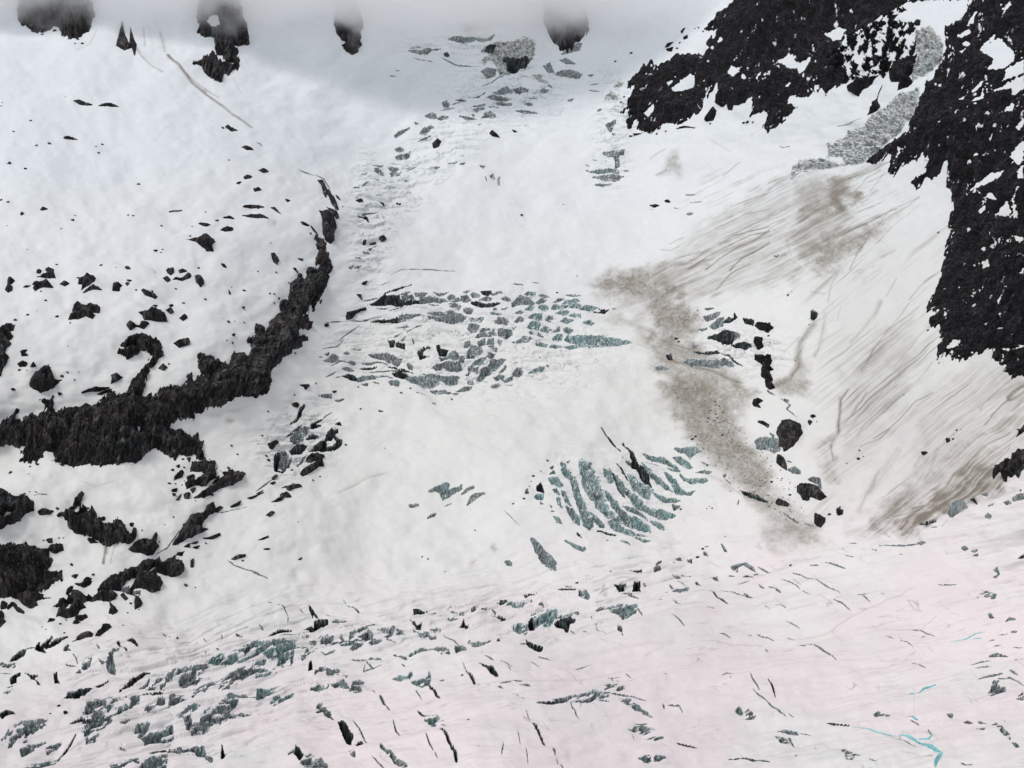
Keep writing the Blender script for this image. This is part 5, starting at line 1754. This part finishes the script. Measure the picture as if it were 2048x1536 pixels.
# ---------------- boulders ----------------
rnd = random.Random(5)
protos = []
for s in range(5):
    bm = bmesh.new(); bmesh.ops.create_icosphere(bm, subdivisions=2, radius=1)
    for v in bm.verts:
        h = Vector(v.co)
        k = 1 + .28 * math.sin(h.x * 3.1 + s * 1.7) * math.cos(h.y * 2.7 - s) + .2 * math.sin(h.z * 5 + h.x * 4 + s * 2.3) + rnd.uniform(-.09, .09)
        v.co = h * k
    me = bpy.data.meshes.new('boulder'); bm.to_mesh(me); bm.free(); me.materials.append(ROCK); protos.append(me)
def surf(u, v):
    i = int(np.clip(np.searchsorted(us, u), 1, NU - 1)); j = int(np.clip(np.searchsorted(vs, v), 1, NV - 1))
    return P[j, i], N[j, i], MPP[j, i]
for t in bt:
    p, nr, mp = surf(*t.c)
    o = link('boulder', protos[rnd.randrange(5)], **props(t))
    r = t.r * mp
    o.location = p; o.scale = (r * rnd.uniform(1.1, 1.5), r * rnd.uniform(.9, 1.2), r * rnd.uniform(.8, 1.0)); o.rotation_euler = (rnd.uniform(-.3, .3), rnd.uniform(-.3, .3), rnd.uniform(-.5, .5))
# rubble strewn over the brown debris tongue: nobody could count it
bm = bmesh.new(); vv = []; ff = []
tongue = [(1335, 745), (1380, 760), (1440, 790), (1500, 860), (1560, 930), (1620, 1000), (1600, 1060), (1500, 1000), (1420, 930), (1370, 860), (1350, 800)]
upper = [(1200, 560), (1290, 535), (1360, 580), (1400, 640), (1385, 680), (1330, 680), (1290, 620), (1230, 590)]
def scatter(poly, num, smax):
    q = np.array(poly); cnt = 0
    while cnt < num:
        xs = np.random.RandomState(cnt + len(ff)).uniform(q[:, 0].min(), q[:, 0].max(), 400); ys = np.random.RandomState(cnt + 7 + len(ff)).uniform(q[:, 1].min(), q[:, 1].max(), 400)
        ok = psdf(poly, xs, ys) > rnd.uniform(0, 6)
        for x, y in zip(xs[ok], ys[ok]):
            p, nr, mp = surf(x, y); s = smax * rnd.random() ** 4 + .22
            b0 = len(vv)
            for k in range(6):
                a_ = k * math.pi / 3 + rnd.uniform(-.3, .3)
                vv.append((p[0] + s * rnd.uniform(.7, 1.3) * math.cos(a_), p[1] + s * rnd.uniform(.6, 1.1) * math.sin(a_), p[2] - .3))
            vv.append((p[0] + rnd.uniform(-.3, .3) * s, p[1], p[2] + s * rnd.uniform(.6, 1.1)))
            for k in range(6): ff.append((b0 + k, b0 + (k + 1) % 6, b0 + 6))
            cnt += 1
scatter(tongue, 900, 1.0); scatter(upper, 300, .8)
me = bpy.data.meshes.new('rubble'); me.from_pydata(vv, [], ff); me.materials.append(ROCK)
link('rubble', me, kind='stuff', label='loose dark rubble strewn over the brown debris tongue', category='rubble')

# ---------------- cloud clinging to the headwall ----------------
def cloud():
    bm = bmesh.new(); bmesh.ops.create_cube(bm, size=1)
    x0, x1, y0, y1, z0, z1 = -1500, 560, 2330, 2900, 110, 350
    for v in bm.verts: v.co = Vector((x0 + (v.co.x + .5) * (x1 - x0), y0 + (v.co.y + .5) * (y1 - y0), z0 + (v.co.z + .5) * (z1 - z0)))
    me = bpy.data.meshes.new('cloud_bank'); bm.to_mesh(me); bm.free()
    m = bpy.data.materials.new('cloud'); m.use_nodes = True; t = m.node_tree; t.nodes.clear(); L = t.links
    out = t.nodes.new('ShaderNodeOutputMaterial'); pv = t.nodes.new('ShaderNodeVolumePrincipled')
    pv.inputs['Color'].default_value = (.996, .996, .998, 1); pv.inputs['Anisotropy'].default_value = .55
    g = t.nodes.new('ShaderNodeNewGeometry'); sx = t.nodes.new('ShaderNodeSeparateXYZ'); L.new(g.outputs['Position'], sx.inputs[0])
    nz = t.nodes.new('ShaderNodeTexNoise'); nz.inputs['Scale'].default_value = .014; nz.inputs['Detail'].default_value = 5; L.new(g.outputs['Position'], nz.inputs['Vector'])
    def M(op, a, b=None, c=None):
        q = t.nodes.new('ShaderNodeMath'); q.operation = op
        for k, v in enumerate((a, b, c)):
            if v is None: continue
            if hasattr(v, 'is_output'): L.new(v, q.inputs[k])
            else: q.inputs[k].default_value = v
        return q.outputs[0]
    def rng(src, a, b, c, d):
        q = t.nodes.new('ShaderNodeMapRange'); q.interpolation_type = 'SMOOTHSTEP'
        L.new(src, q.inputs[0])
        for k, v in zip(range(1, 5), (a, b, c, d)): q.inputs[k].default_value = v
        return q.outputs[0]
    zz = M('MULTIPLY_ADD', nz.outputs[0], 250., sx.outputs[2])          # height plus lumps
    d = rng(zz, 282, 362, 0, 1)
    side = rng(sx.outputs[0], 150, 420, 1, 0)
    d = M('MULTIPLY', M('MULTIPLY', d, side), .0165)
    L.new(d, pv.inputs['Density']); L.new(pv.outputs[0], out.inputs['Volume'])
    me.materials.append(m)
    link('cloud_bank', me, kind='stuff', label='grey cloud bank covering the head of the slope', category='cloud')
cloud()
print('done', time.time() - T0)
